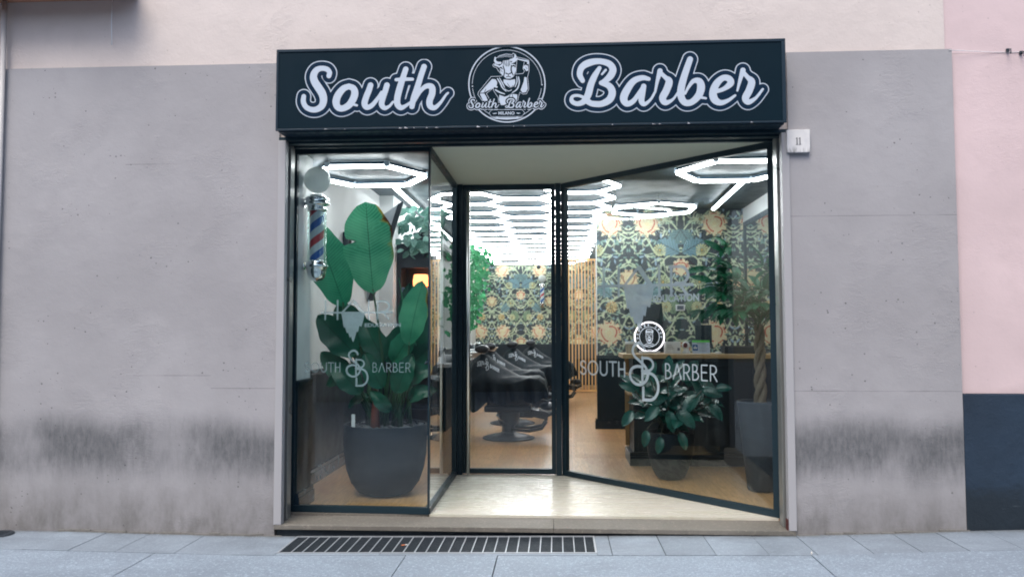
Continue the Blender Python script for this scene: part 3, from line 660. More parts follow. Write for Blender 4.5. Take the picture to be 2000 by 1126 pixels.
# vinyl lettering on the panes
def vinyl(parent, nm, draw, box, h, fn, m_):
    a = Art(*box, h); draw(a); mb = MB(); a.faces(mb, fn); return mb.build(nm, m_, parent)
fL = lambda x, y: (-1.876+(570+x/5.118-622)*.004077, .283-.0012+(-(-1.876+(570+x/5.118-622)*.004077)-1)*.038+.006, 1.78-(560+y/5.118-587)*.00408)
yL = lambda x: .335+(x+2.125)*(-.043/1.133)+.016
fL = lambda x, y: ((lambda X_: (X_, yL(X_), 1.78-(560+y/5.118-587)*.00408))(-1.876+(570+x/5.118-622)*.004077))
vinyl(winL, 'hair_lettering', lambda a: hair_word(a, lambda x, y: (x, y), 1), (260, 1015, 110, 560), 4, fL, M_frostL)
vinyl(winL, 'shop_name_lettering', lambda a: (deco_word(a, 'SOUTH', 118, 478, 748, 842, 4.6), deco_word(a, 'BARBER', 805, 1185, 748, 842, 3.6), sb_mono(a, lambda x, y: (540+(x-745)*.608, 620+(y-110)*.487), .54)), (100, 1200, 610, 1000), 2.8, fL, M_frostL)
mb = MB(); text_faces(mb, 'EDUCATION', fL, 722, 1085, 360, 398, bold=.03); mb.build('education_lettering', M_frostL, winL)
def fRs(s, z):
    p = ra+rt*s-rn*.016; return (p.x, p.y, z)
fRh = lambda x, y: fRs(.49+(x-275)/725*1.075, 2.125-(y-135)/185*.262-(x-275)/725*.03)
vinyl(winR, 'hair_lettering', lambda a: hair_word(a, lambda x, y: (x, y), 1), (260, 1015, 110, 560), 4, fRh, M_frost)
mb = MB(); text_faces(mb, 'EDUCATION', lambda s, z: fRs(s, -z), 1.14, 1.63, -1.85, -1.785, bold=.03); mb.build('education_lettering', M_frost, winR)
fR = lambda s, z: fRs(s-.02, -z)
vinyl(winR, 'shop_name_lettering', lambda a: (deco_word(a, 'SOUTH', .262, .828, -1.254, -1.122, .0085), deco_word(a, 'BARBER', 1.285, 1.815, -1.258, -1.125, .0055), sb_mono(a, lambda x, y: (.883+(x-745)*.000917, -1.44+(y-110)*.0007), .00072)), (.24, 1.84, -1.46, -.90), .0045, fR, M_frost)

# interior shell
ZF, ZC = .13, 3.28
mb = MB(); mb.prism([(-2.4, .375), (-1.02, .335), (-1.02, 2.0), (.03, 2.0), (1.68, .28), (2.75, .3), (2.75, 14.7), (-2.4, 14.7)], .02, ZF); mb.build('interior_floor', M_floor, B)
mb = MB(); mb.box(-2.5, 2.8, 1.905, 14.8, ZC, ZC+.08); mb.box(-2.5, 2.8, 1.86, 1.904, 3.041, ZC+.08)
mb.prism([(-2.5, .365), (-1.021, .365), (-1.021, 2.031), (.04, 2.031), (.21, 1.859), (-2.5, 1.859)][:2]+[(-1.021, 1.859), (-2.5, 1.859)], 3.0, 3.06)
mb.prism([(1.70, .365), (2.8, .365), (2.8, 1.859), (.20, 1.859)], 3.0, 3.06); mb.box(-1.02, .2, 1.83, 1.859, 3.041, 3.06)
mb.build('interior_ceiling', M_ceil, B)
wm = 1.18
mb = MB()
mb.box(-2.45, -2.28, .36, 4.2, wm, 3.28); mb.box(-2.28, -2.068, .37, .72, wm-.03, 2.998)      # left wall and the white pier
mb.box(-2.45, -2.10, 4.2, 14.7, wm, ZC); mb.box(2.68, 2.85, .3, 5.64, wm, ZC); mb.box(-2.45, 1.7, 14.6, 14.75, wm, ZC)
mb.box(.58, 2.85, 5.65, 5.75, wm, ZC); mb.box(1.69, 1.85, 5.76, 14.7, wm, ZC)
mb.build('interior_wall', M_white, B)
mb = MB()
mb.box(-2.45, -2.275, .36, 4.205, ZF, wm-.002); mb.box(-2.275, -2.055, .365, .725, ZF, wm-.032); mb.box(-2.45, -2.09, 4.206, 14.69, ZF, wm-.002); mb.box(2.67, 2.84, .3, 5.64, ZF, wm-.002)
mb.box(-2.09, 1.69, 14.585, 14.74, ZF, wm-.002); mb.box(.575, 2.67, 5.64, 5.76, ZF, wm-.002); mb.box(1.68, 1.84, 5.77, 14.58, ZF, wm-.002)
for (x0, x1, y0, y1) in ((-2.275, -2.262, .73, 4.2), (-2.09, -2.077, 4.21, 14.58), (2.657, 2.67, .3, 5.63), (-2.07, .57, 14.57, 14.585), (.575, 2.65, 5.625, 5.64), (-2.265, -2.045, .352, .365), (-2.055, -2.043, .365, .728)):
    mb.box(x0, x1, y0, y1, wm-.07, wm-.035); 
wains = mb.build('wainscot', M_wains, B, bevel=.003)
mb = MB()
for (x0, x1, y0, y1) in ((-2.275, -2.248, .74, 4.2), (-2.09, -2.06, 4.21, 14.57), (2.64, 2.67, .3, 5.62), (-2.05, .55, 14.555, 14.57), (.545, 2.63, 5.61, 5.64), (.545, .575, 5.64, 5.78), (-2.27, -2.028, .345, .742)):
    mb.box(x0, x1, y0, y1, ZF, ZF+.10); mb.box(x0+(.006 if x1-x0 < .1 else .01)*(1 if x0 > 0 else 0), x1-(.008 if x0 < 0 else 0), y0+.004, y1-.004, ZF+.10, ZF+.135)
mb.build('baseboard', mat('glossy_baseboard', lin(30, 46, 58), .25, var=.1), wains)
# opening around upper side of the wallpaper wall: pale edge strip
MB().box(.568, .582, 5.625, 5.652, wm, ZC-.001).build('edge_trim', M_white, B)

# wallpaper painting (a generic mirrored floral), colour stored on the paper's own vertices
def paint_tile(W, H, h):
    nx, ny = int(W/2/h)+1, int(H/h)+1; X, Y = np.meshgrid(np.arange(nx)*h, np.arange(ny)*h)
    C = np.zeros((ny, nx, 3)); C[:] = lin(16, 36, 50)[:3]
    R_ = np.random.default_rng(21)
    def put(mask, c): C[mask] = np.array(c[:3])
    def seg(pts, r):
        D = np.full(X.shape, 9.)
        for a, b in zip(pts, pts[1:]):
            dx, dy = b[0]-a[0], b[1]-a[1]; t = np.clip(((X-a[0])*dx+(Y-a[1])*dy)/(dx*dx+dy*dy+1e-9), 0, 1); D = np.minimum(D, np.hypot(X-a[0]-t*dx, Y-a[1]-t*dy))
        return D-r
    G = [lin(168, 196, 168), lin(196, 212, 178), lin(138, 176, 164), lin(216, 222, 192), lin(118, 158, 146), lin(148, 178, 200)]
    def ell(cx, cy, L, w_, a, c, rib=True):
        u = (X-cx)*math.cos(a)+(Y-cy)*math.sin(a); v = -(X-cx)*math.sin(a)+(Y-cy)*math.cos(a); t = np.clip(u/L, -1, 1)
        put((np.abs(u) < L) & (np.abs(v) < w_*(1-t*t)), c)
        if rib: put((np.abs(u) < L*.8) & (np.abs(v) < h*.55), sc(c, .55))
    # small leaf sprays filling the ground
    for _ in range(330):
        cx, cy, a = R_.uniform(0, W/2), R_.uniform(0, H), R_.uniform(0, 6.28); L = R_.uniform(.024, .046)
        ell(cx, cy, L, L*.34, a, G[R_.integers(6)], False)
        if R_.random() < .5: put(seg([(cx, cy), (cx+.1*math.cos(a), cy+.1*math.sin(a))], .0045) < 0, G[1])
    # winding vines with curls
    for k in range(7):
        y0 = H*k/7+.1; pts = [(x, y0+.16*math.sin(x*7+k*1.9)+.05*math.sin(x*17+k)) for x in np.linspace(0, W/2, 26)]
        D = seg(pts, 0); put(D < .013, lin(90, 120, 100)); put(D < .009, lin(198, 212, 176))
    for _ in range(26):
        cx, cy, r = R_.uniform(.02, W/2), R_.uniform(0, H), R_.uniform(.04, .075); a0 = R_.uniform(0, 6.28)
        pts = [(cx+r*(1-.09*q/2)*math.cos(a0+q*.42), cy+r*(1-.09*q/2)*math.sin(a0+q*.42)) for q in range(13)]
        put(seg(pts, .0055) < 0, G[3])
    def big_leaf(cx, cy, a, L, c):
        u = (X-cx)*math.cos(a)+(Y-cy)*math.sin(a); v = -(X-cx)*math.sin(a)+(Y-cy)*math.cos(a); t = u/L
        wv = .34*L*np.sin(np.clip(t, 0, 1)*math.pi)**.7*(1+.18*np.sin(t*34)); msk = (t > 0) & (t < 1) & (np.abs(v) < wv)
        put(msk, c); put(msk & (np.sin((u-np.abs(v)*.9)*130) > .45), sc(c, 1.45)); put(msk & (np.abs(v) < .006), sc(c, .35))
    def bloom(cx, cy, r, c1, c2, red):
        d = np.hypot(X-cx, Y-cy); th = np.arctan2(Y-cy, X-cx); edge = r*(1+.13*np.sin(th*11)+.06*np.sin(th*23+1))
        put(d < edge*1.07, lin(70, 84, 76)); put(d < edge, c1); put((d < edge) & (np.sin(th*24+d*40) > .55) & (d > r*.35), c2)
        put((np.abs(d-r*(.62+.05*np.sin(th*3))) < .010) & (np.sin(th*2+.6) > -.5), red); put((d < r*.45) & (np.sin(X*170)*np.sin(Y*170) > .75), sc(red, .9)); put(d < r*.22, lin(226, 214, 170))
        put((np.abs(d-r*.86) < .007) & (np.sin(th*5) > .2), red)
    def daisy(cx, cy, r, c):
        d = np.hypot(X-cx, Y-cy); th = np.arctan2(Y-cy, X-cx); put((d < r) & (np.cos(th*14) > -.15) & (d > r*.25), c); put(d < r*.2, lin(210, 180, 110)); put(np.abs(d-r*.22) < .005, lin(60, 80, 70))
    cream, peach, redc = lin(226, 226, 188), lin(228, 190, 156), lin(190, 66, 50)
    big_leaf(.0, .86*H, -1.0, .30, lin(80, 112, 116)); big_leaf(.02, .70*H, .5, .36, lin(92, 128, 140)); big_leaf(.50, .40*H, 2.4, .30, lin(98, 132, 138)); big_leaf(.62, .93*H, 3.6, .30, lin(120, 142, 110)); big_leaf(.10, .28*H, 1.2, .3, lin(108, 134, 104))
    bloom(.48, .90*H, .17, cream, peach, redc); bloom(.0, .60*H, .12, cream, peach, redc); bloom(.46, .15*H, .175, cream, peach, redc); bloom(.0, .03*H, .13, cream, lin(190, 196, 150), redc); bloom(W/2, .52*H, .13, lin(206, 204, 160), peach, lin(150, 96, 70))
    daisy(.30, .72*H, .09, lin(206, 206, 150)); daisy(.26, .50*H, .10, lin(196, 206, 160)); daisy(.50, .33*H, .085, lin(226, 190, 120)); daisy(.22, .33*H, .08, lin(214, 210, 160)); daisy(.28, .93*H, .075, lin(190, 200, 170))
    full = np.concatenate([C[:, ::-1], C[:, 1:]], 1); return full
TW, TH = 1.5, 2.1; tile = paint_tile(TW, TH, .0075)
def wallpaper(name, x0, x1, y, xc, h):
    nx, nz = int((x1-x0)/h)+1, int((ZC-wm)/h)+1; xs = np.linspace(x0, x1, nx); zs = np.linspace(wm, ZC-.001, nz); XX, ZZ = np.meshgrid(xs, zs)
    ti = np.mod(((XX-xc)/TW+.5), 1)*(tile.shape[1]-1); tj = np.clip((ZZ-wm)/TH, 0, .9999)*(tile.shape[0]-1)
    i0, j0 = ti.astype(int), tj.astype(int); i1 = np.minimum(i0+1, tile.shape[1]-1); j1 = np.minimum(j0+1, tile.shape[0]-1); fi, fj = (ti-i0)[..., None], (tj-j0)[..., None]
    col = (tile[j0, i0]*(1-fi)+tile[j0, i1]*fi)*(1-fj)+(tile[j1, i0]*(1-fi)+tile[j1, i1]*fi)*fj
    mb = MB(); mb.v = [(float(a), y, float(b)) for a, b in zip(XX.ravel(), ZZ.ravel())]
    idx = np.arange(nx*nz).reshape(nz, nx); q = np.stack([idx[:-1, :-1], idx[:-1, 1:], idx[1:, 1:], idx[1:, :-1]], -1).reshape(-1, 4)
    mb.f = q.tolist(); mb.mi = [0]*len(mb.f); mb.sm = [False]*len(mb.f); mb.attr = np.concatenate([col.reshape(-1, 3), np.ones((nx*nz, 1))], 1)
    return mb.build(name, M_paperwall, B)
wallpaper('wallpaper', .583, 2.679, 5.642, 1.79, .0078); wallpaper('wallpaper', -2.099, 1.69, 14.594, -.93, .016)

# ------------------------------------------------------------------ neighbour building, balcony, small wall fittings
N = thing('neighbour_building', 'pink rendered house with dark blue base right of the barber shop', 'building', (4, .02, 0))
MB().box(2.846, 9, .035, .36, 1.088, 7.2).build('wall', M_pink, N)
mb = MB(); mb.box(2.886, 9, .004, .36, -.05, 1.085); mb.build('plinth', M_plinth, N, bevel=.006)
bal = thing('balcony', 'dark underside of a stone balcony high on the left of the facade', 'balcony', (-5, 0, 4.1))
MB().box(-8.5, -3.24, -.30, .018, 4.115, 4.24).build('slab', mat('balcony_stone', lin(176, 128, 104), .8, var=.2, bump=.3), bal, bevel=.01)
mb = MB()
for k in range(40): mb.box(-8.45+k*.13, -8.435+k*.13, -.27, -.255, 4.24, 5.2)
mb.box(-8.47, -3.23, -.28, -.245, 5.2, 5.24); mb.build('railing', M_iron, bal)
tag(MB().tube([(-3.434, -.006, 4.112), (-3.437, -.008, 3.95), (-3.434, -.006, 3.84), (-3.430, -.005, 3.755)], .0035, 6).build('wall_cable', M_plasticw), 'thin white cable hanging down the wall below the balcony', 'cable')
mb = MB(); mb.tube([(2.86, -.004, 3.575)]+[(2.86+.35*k, .030, 3.572-.014*math.sin(k*.7)) for k in range(1, 12)], .002, 6)
tag(mb.build('wall_wire', M_plasticw), 'thin pale wire stapled across the pink wall', 'wire')
for x, z, lb in ((3.292, 3.575, 'small rusty bracket holding the wire on the pink wall'), (3.385, 3.555, 'dark clip at the far right end of the wire on the pink wall')):
    t = thing('wall_bracket', lb, 'bracket', (x, .03, z), 'wire fittings on the pink wall')
    mb = MB(); mb.box(x-.011, x+.011, .018, .034, z-.012, z+.012); mb.build('plate', M_iron, t, bevel=.003); mb = MB(); mb.tube([(x, .015, z), (x, -.015, z-.005), (x-.004, -.018, z-.04)], .004, 6); mb.build('hook', M_iron, t)
tag(MB().tube([(-4.285, -.03, .06), (-4.285, -.03, 4.11)], .02, 12).build('wall_conduit', mat('conduit_paint', lin(186, 184, 184), .5)), 'pale vertical pipe at the far left edge of the grey wall', 'pipe')
# house number
hn = thing('number_plate', 'small white stone house number plate reading 11 beside the sign', 'number plate', (1.763, 0, 2.92))
n_ = NT('plate_marble'); P_ = n_.pos(); sp_ = n_.n('ShaderNodeSeparateXYZ'); n_.l(P_, sp_.inputs[0])
st_ = n_.math('MULTIPLY', n_.maprange(n_.noise(60, n_.pos((1, 1, .12)), 4, .7), .45, .6), n_.maprange(sp_.outputs[2], 2.842, 2.885, 1, 0))
n_.l(n_.mix(n_.math('MULTIPLY', st_, .65), n_.mix(n_.noise(18, P_, 4), lin(196, 196, 200), lin(232, 230, 228)), lin(90, 90, 88)), n_.b.inputs['Base Color']); n_.b.inputs['Roughness'].default_value = .5
MB().box(1.681, 1.846, -.034, .0, 2.833, 3.0).build('plate', n_.m, hn, bevel=.003)
mb = MB()
a = Art(0, 80, 0, 100, 1.6)
for x in (22, 54):
    a.add(a.d_poly([(x-5, 14), (x+5, 8), (x+5, 88), (x-5, 88)])); a.add(a.d_poly([(x-13, 86), (x+13, 86), (x+13, 92), (x-13, 92)])); a.add(a.d_poly([(x-14, 22), (x-2, 10), (x-2, 17), (x-14, 27)]))
a.faces(mb, lambda x, y: (1.738+x*.00066, -.0355, 2.948-y*.00066)); mb.build('numerals', mat('dark_engraving', lin(50, 54, 66), .7), hn)

# ------------------------------------------------------------------ fascia sign
SG = thing('fascia_sign', 'long dark teal shop sign with outlined white script lettering above the entrance', 'shop sign', (-.21, -.09, 3.0))
mb = MB(); z0, z1 = 3.012, 3.625; x0, x1 = -2.066, 1.641
mb.box(x0, x1, -.165, -.001, z0+.02, z1); mb.box(x0+.01, x1-.01, -.15, -.001, z0, z0+.02); mb.build('box', M_signbox, SG, bevel=.004)
mb = MB(); bw = .022
for a_ in ((x0, x1, z1-bw, z1), (x0, x1, z0+.004, z0+.004+bw*.6), (x0, x0+bw*.8, z0+.004+bw*.6, z1-bw), (x1-bw*.8-.01, x1, z0+.004+bw*.6, z1-bw)): mb.box(a_[0], a_[1], -.182, -.165, a_[2], a_[3])
mb.build('border', M_signbox, SG, bevel=.003)
mb = MB(); mb.box(x0+bw*.8, x1-bw*.8-.01, -.176, -.1655, z0+.004+bw*.6, z1-bw); mb.build('face_panel', M_sign, SG)
def sgf(cx, cz, y): return lambda u, v: (cx[0]+cx[1]*u+cx[2]*v+cx[3]*u*v, y, cz[0]+cz[1]*u+cz[2]*v+cz[3]*u*v)
SX = (-2.1003253, .00095373740, 1.2834362e-05, -7.716e-09); SZ = (3.7658768, -2.2509995e-05, -.00096096991, 8.745e-09)
BX = (-.1968813905, .00104259556, -3.41573e-06, -1.01293e-08); BZ = (3.7204887315, -2.4601936e-05, -.0010737015, 1.11641e-08)
EX = (-.7650232643, .000547711847, 6.774951628e-07, -2.2195942e-09); EZ = (3.6584342292, -1.2484746e-05, -.00055579161, 2.75663871e-09)
for nm, strokes, box, cx, cz, ro_, ri in (('lettering', SOUTH, (170, 1430, 220, 700), SX, SZ, 41, 33), ('lettering', BARBER, (240, 1680, 130, 570), BX, BZ, 36, 29)):
    a = Art(*box, 3.4)
    for s_ in strokes: a.add(a.d_path(s_))
    F0 = a.F.copy()
    mb = MB(); a.faces(mb, sgf(cx, cz, -.1775), ro_, 1)
    a.faces(mb, sgf(cx, cz, -.179), ri, 0); a.faces(mb, sgf(cx, cz, -.1805), 0, 1); mb.build(nm, [M_signdk, M_letter], SG)
# emblem: bull-headed figure in a ring
a = Art(190, 1310, 50, 1095, 3.2); X_, Y_ = a.X, a.Y
rr_ = np.hypot(X_-750, (Y_-575)*1.012)
a.add(np.abs(rr_-508)-8)
inner = np.abs(rr_-462)-3; inner = np.where((np.abs(Y_-600) < 28), 99, inner); a.add(inner)
for c in ((290, 602), (1218, 582)): a.add(np.hypot(X_-c[0], Y_-c[1])-9)
sil = [(562,322),(575,300),(605,312),(580,262),(590,212),(612,226),(650,195),(740,170),(820,180),(832,160),(866,180),(880,212),(990,236),(1042,256),(1046,300),(1046,400),(1025,480),(1036,560),(1042,640),(1012,702),(968,706),(925,682),(905,740),(893,800),(890,850),(640,850),(636,755),(600,702),(570,652),(572,622),(475,700),(522,782),(510,806),(430,806),(362,712),(370,680),(540,473),(680,468),(690,450),(640,402),(610,352),(575,345)]
a.sub(a.d_poly(sil)); a.add(np.abs(a.d_poly(sil))-3)
a.sub(a.d_poly([(885,240),(985,262),(975,335),(965,360),(985,400),(965,432),(865,440)])); a.add(np.abs(a.d_poly([(885,240),(985,262),(972,335),(965,365),(985,400),(965,432),(868,440)]))-3)
for pl in ([(552,505),(598,510),(622,548),(615,592),(560,628),(445,688),(390,688)], [(388,700),(448,698),(472,735),(498,798),(432,796)],
           [(985,478),(1013,485),(1020,560),(1028,632),(1005,682),(960,688),(932,655),(952,600),(975,540)], [(968,338),(1000,316),(1032,330),(1036,392),(1008,402),(990,372),(966,362)],
           [(705,510),(790,520),(860,508),(862,560),(842,600),(802,626),(742,592),(706,552)], [(650,716),(720,742),(760,730),(800,702),(888,712),(890,740),(878,800),(872,845),(662,845),(645,780)],
           [(645,335),(690,300),(700,262),(790,250),(812,300),(862,312),(872,382),(842,470),(800,500),(742,500),(700,462),(662,412)]): a.add(a.d_poly(pl))
for st_ in ([(598,222,8),(592,262,13),(625,290,17),(665,290,14)],[(856,182,6),(860,215,14),(835,245,18),(798,252,14)],[(585,318,8),(625,328,12),(650,345,9)],[(885,228,8),(860,262,12),(820,285,10)],[(895,240,9),(960,255,10),(1025,270,12),(1030,300,10)],
            [(625,500,7),(662,560,9),(690,620,8),(740,670,5)],[(650,490,4),(690,560,8),(720,620,5)],[(905,480,8),(915,560,8),(885,640,8),(820,690,5)],[(880,470,4),(885,540,7),(860,610,5)],[(598,650,9),(650,680,9),(720,705,6)],[(590,605,10),(615,612,12)],[(725,640,4),(770,665,5),(815,650,4)]):
    a.add(a.d_path(st_))
for k in range(11):
    x = 640+k*18; a.add(a.d_path([(x, 222-10*math.sin(k*.31), 2.6), (x+10, 195-14*math.sin(k*.3), 2.6)]))
for st_ in ([(700,330,7),(718,400,8),(708,470,6)],[(812,322,7),(808,390,9),(835,455,6)],[(650,362,5),(672,352,9),(690,372,6)],[(820,338,5),(842,325,9),(858,345,6)],[(738,428,8),(770,440,6),(805,425,8)],[(745,478,6),(770,470,5),(800,480,6)],[(770,445,4),(770,470,4)],
            [(720,262,3),(728,325,5)],[(745,260,3),(748,335,5)],[(770,258,3),(768,335,5)],[(708,270,4),(706,315,4)],[(790,260,4),(786,322,5)],[(755,560,3),(790,610,4),(808,620,3)],[(808,620,3),(835,590,3)],[(800,705,4),(770,760,4)],[(820,710,4),(840,770,4)],[(470,640,4),(440,700,3)],[(900,250,3),(1020,282,3)],[(1000,345,3),(1020,372,3)],[(630,350,4),(690,410,3)]):
    a.sub(a.d_path(st_))
f1 = lambda st, x0, y0, kx, ky: [[(x0+(p[0])*kx, y0+(p[1])*ky, p[2]*(kx+ky)/2*.78+1.2) for p in s_] for s_ in st]
tx = f1(SOUTH, 235-225*.358, 765-255*.345, .358, .345)+f1(BARBER, 728-290*.392, 757-180*.398, .392, .398)
D = np.full(X_.shape, 1e3)
for s_ in tx: D = np.minimum(D, a.d_path(s_))
a.sub(D-17); ring = np.abs(D-21)-4.5; ring = np.where((rr_ > 470) | (Y_ > 905), ring, 99); a.add(ring); a.add(D)
ban = [(512,960),(545,915),(955,912),(988,956),(948,1003),(545,1007)]
a.sub(a.d_poly(ban)-3); a.add(np.abs(a.d_poly(ban))-2.6)
a.add(a.d_poly([(500,1010),(560,1018),(940,1014),(1000,1004),(900,1034),(750,1046),(600,1036)]))
a.add(a.d_poly([(555,962),(610,955),(618,965),(575,972)])); a.add(a.d_poly([(875,952),(935,958),(905,970),(882,962)]))
mb = MB(); a.faces(mb, sgf(EX, EZ, -.1795)); text_faces(mb, 'MILANO', sgf(EX, EZ, -.1795), 637, 853, 938, 980, bold=.03); mb.build('emblem', M_letter, SG)
for _ in range(18):
    mb = MB(); x = random.uniform(x0+.2, x1-.05); mb.quad((x, -.1828, z0+.006), (x+random.uniform(.004, .03), -.1828, z0+.006), (x+.004, -.1828, z0+.006+random.uniform(.003, .012)))
    mb.build('paint_chip', M_chip, SG)

# ------------------------------------------------------------------ ceiling lights
def tube_piece(p0, p1, w=.036):
    mb = MB(); p0, p1 = Vector(p0), Vector(p1); mb.bar(p0, p1, w, .026, m=0); mb.bar(p0+vec(0, 0, .0265), p1+vec(0, 0, .0265), w*.95, .026, m=1); return mb
def lamp(lbl, pts, closed, grp=None, z=None):
    c = sum((Vector(p) for p in pts), Vector())/len(pts); t = thing('tube_light', lbl, 'ceiling light', c, grp); n = len(pts)
    for k in range(n if closed else n-1):
        p, q = Vector(pts[k]), Vector(pts[(k+1) % n]); d = (q-p).normalized()*.02; tube_piece(p+d, q-d).build('tube', [M_tube, M_tubehouse], t)
    for p in pts: MB().box(p[0]-.022, p[0]+.022, p[1]-.022, p[1]+.022, p[2]-.004, p[2]+.040).build('connector', M_tubecap, t)
    for p in pts[::2]: MB().tube([(p[0], p[1], p[2]+.04), (p[0], p[1], 2.999 if p[1] < 1.85 else ZC-.001)], .0025, 5).build('hanger', M_sheen, t)
    return t
GL = 'hexagonal tube lights at the shop front'
hexa = lambda cx, cy, z, s=.5, rot=0, kx=1: [(cx+kx*s*math.cos(rad(60*k+rot)), cy+s*math.sin(rad(60*k+rot)), z) for k in range(6)]
lamp('bright white hexagonal tube light above the large paddle-leaf plant', hexa(-1.70, 1.23, 2.945, .515), True, GL)
lamp('bright white hexagonal tube light above the reception desk at the right window', hexa(1.585, 1.22, 2.945, .51), True, GL)
lamp('hexagonal tube light hanging just in front of the floral wallpaper wall', hexa(1.30, 4.80, 3.15, .56, 30, 1.05), True, GL)
lamp('straight tube light running along the left shop wall', [(-1.87, 3.15, 3.2), (-1.89, 5.2, 3.2), (-1.92, 7.3, 3.2), (-1.93, 9.6, 3.2)], False, 'straight tube lights')
lamp('short straight tube light over the reception pointing at the wallpaper', [(2.09, 3.0, 3.2), (2.16, 5.15, 3.2)], False, 'straight tube lights')
lamp('straight tube light around the far end of the ceiling', [(-1.68, 9.6, 3.24), (-1.66, 12, 3.24), (-1.65, 14.35, 3.24), (-.6, 14.4, 3.24), (.5, 14.4, 3.24)], False, 'straight tube lights')
HL = thing('honeycomb_light', 'honeycomb grid of white tube lights covering the ceiling over the barber chairs', 'ceiling light', (-.44, 8, 3.2))
s_, dy = .47, .814; edges = []
for ci, cx in enumerate((-1.145, -.44, .265)):
    y_off = 4.08 if ci == 1 else 4.08-dy/2
    for k in range(-1 if ci == 2 else 0, 12 if ci != 2 else 12):
        y = y_off+k*dy
        if y > 13.4: continue
        edges.append(((cx-s_/2, y), (cx+s_/2, y)))
        nxt = y+dy/2
        if y+dy < 13.6:
            for sg in (-1, 1):
                edges.append(((cx+sg*s_/2, y), (cx+sg*s_, nxt))); edges.append(((cx+sg*s_, nxt), (cx+sg*s_/2, y+dy)))
uniq = []; seen = set()
for e in edges:
    k = tuple(sorted((tuple(round(c, 2) for c in e[0]), tuple(round(c, 2) for c in e[1]))))
    if k not in seen: seen.add(k); uniq.append(e)
uniq.sort(key=lambda e: e[0][1]+e[1][1])
far = MB()
for i, e in enumerate(uniq):
    p, q = Vector((*e[0], 3.2)), Vector((*e[1], 3.2)); d = (q-p).normalized()*.012
    if i < 99: tube_piece(p+d, q-d, .030).build('tube', [M_tube, M_tubehouse], HL)
    else:
        far.bar(p+d, q-d, .030, .02)
o = far.build('tube', M_tube, HL); o['kind'] = 'stuff'
for e in uniq[:60:4]: MB().tube([(*e[0], 3.22), (*e[0], ZC-.001)], .003, 5).build('hanger', M_sheen, HL)

# ------------------------------------------------------------------ barber poles
def barber_pole(label, c, k, mount):
    cx, cy, cz = c; t = thing('barber_pole', label, 'barber pole', c, 'striped barber poles')
    MB().sphere((cx, cy, cz+.80*k), .113*k, n=36).build('globe', M_globe, t)
    pr = [(.0001, .645), (.045, .645), (.045, .668), (.060, .670), (.060, .655), (.092, .652), (.104, .630), (.090, .612), (.104, .606), (.104, .586), (.080, .580), (.072, .560), (.082, .552), (.082, .535), (.062, .530), (.0001, .530)]
    MB().lathe(c, [(r*k, z*k) for r, z in pr[::-1]], 40).build('cap', M_chrome, t)
    pr = [(.0001, .115), (.062, .115), (.072, .108), (.080, .098), (.078, .085), (.092, .078), (.096, .058), (.088, .045), (.082, .040), (.080, .010), (.070, -.030), (.048, -.058), (.0001, -.070)]
    MB().lathe(c, [(r*k, z*k) for r, z in pr[::-1]], 40).build('cap', M_chrome, t)
    MB().lathe(c, [(.060*k, .11*k), (.060*k, .535*k)], 40).build('striped_cylinder', M_stripe, t)
    MB().lathe(c, [(.078*k, .112*k), (.078*k, .535*k)], 40).build('glass_sleeve', M_glass, t)
    for z in (.60, .065):
        p = vec(cx, cy, cz+z*k); q = p+Vector(mount); MB().tube([p, q], .011, 10).build('bracket', M_chrome, t)
        d = Vector(mount).normalized(); MB().tube([q-d*.006, q+d*.004], .032, 16).build('mounting_plate', M_chrome, t)
    return t
barber_pole('large striped barber pole with white globe inside the left window', (-1.957, .50, 2.01), .96, (-.105, 0, 0))
barber_pole('small striped barber pole on the floral wallpaper at the far end of the shop', (-.372, 14.35, 2.16), .86, (0, .24, 0))

# ------------------------------------------------------------------ plants
def leaf_fn(base, tip, w, nrm, sag=.1, fold=.12, shape=.85, wave=.0, seed=0, cut=None, pw=.62):
    base, tip, nrm = Vector(base), Vector(tip), Vector(nrm); ax = tip-base; L = ax.length; t_ = ax.normalized(); side = t_.cross(nrm).normalized(); nn = side.cross(t_).normalized()
    def fn(a, b):
        u = (b-.5)*2; prof = max(0, math.sin(math.pi*min(1, a)**shape))**pw
        ww = w/2*prof*(1+.05*math.sin(a*19+seed+u))
        if cut and u*cut[1] < 0:
            d2 = (a-.70-abs(u)*.07)
            if 0 < d2 < .035: ww *= .45+.5*d2/.035
        if cut and u*cut[1] > 0:
            dd = (a-cut[0]-abs(u)*.10)
            if 0 < dd < .06: ww *= .25+.75*dd/.06
        p = base+ax*a+nn*(sag*L*math.sin(math.pi*a)*.6-sag*L*a*a)+side*u*ww+nn*(abs(u)**1.3*fold*w)+nn*wave*math.sin(a*15+seed+u*2)*abs(u)
        return p
    return fn
def add_leaf(par, m_, *a, nu=14, nv=6, **k): return MB().grid(leaf_fn(*a, **k), nu, nv).build('leaf', m_, par)
def curve(p0, p1, bow, n=7):
    p0, p1, bow = Vector(p0), Vector(p1), Vector(bow); return [p0.lerp(p1, k/n)+bow*math.sin(math.pi*k/n) for k in range(n+1)]
def planter(par, c, prof, m_, soil_r, soil_z, n=48):
    MB().lathe(c, prof, n).build('pot', m_, par); MB().lathe(c, [(soil_r, soil_z), (soil_r*.5, soil_z+.012), (.0001, soil_z+.015)], n).build('soil', M_soil, par)
pc = (-1.50, 1.06, ZF)
bp = thing('potted_plant', 'tall paddle-leaved plant in a big round anthracite planter in the left window', 'potted plant', pc)
planter(bp, pc, [(.0001, 0), (.17, .002), (.235, .03), (.295, .11), (.335, .22), (.355, .35), (.362, .48), (.362, .595), (.357, .605), (.350, .605), (.345, .595), (.343, .54)], M_potdark, .344, .56)
cr = (pc[0], pc[1], ZF+.56)
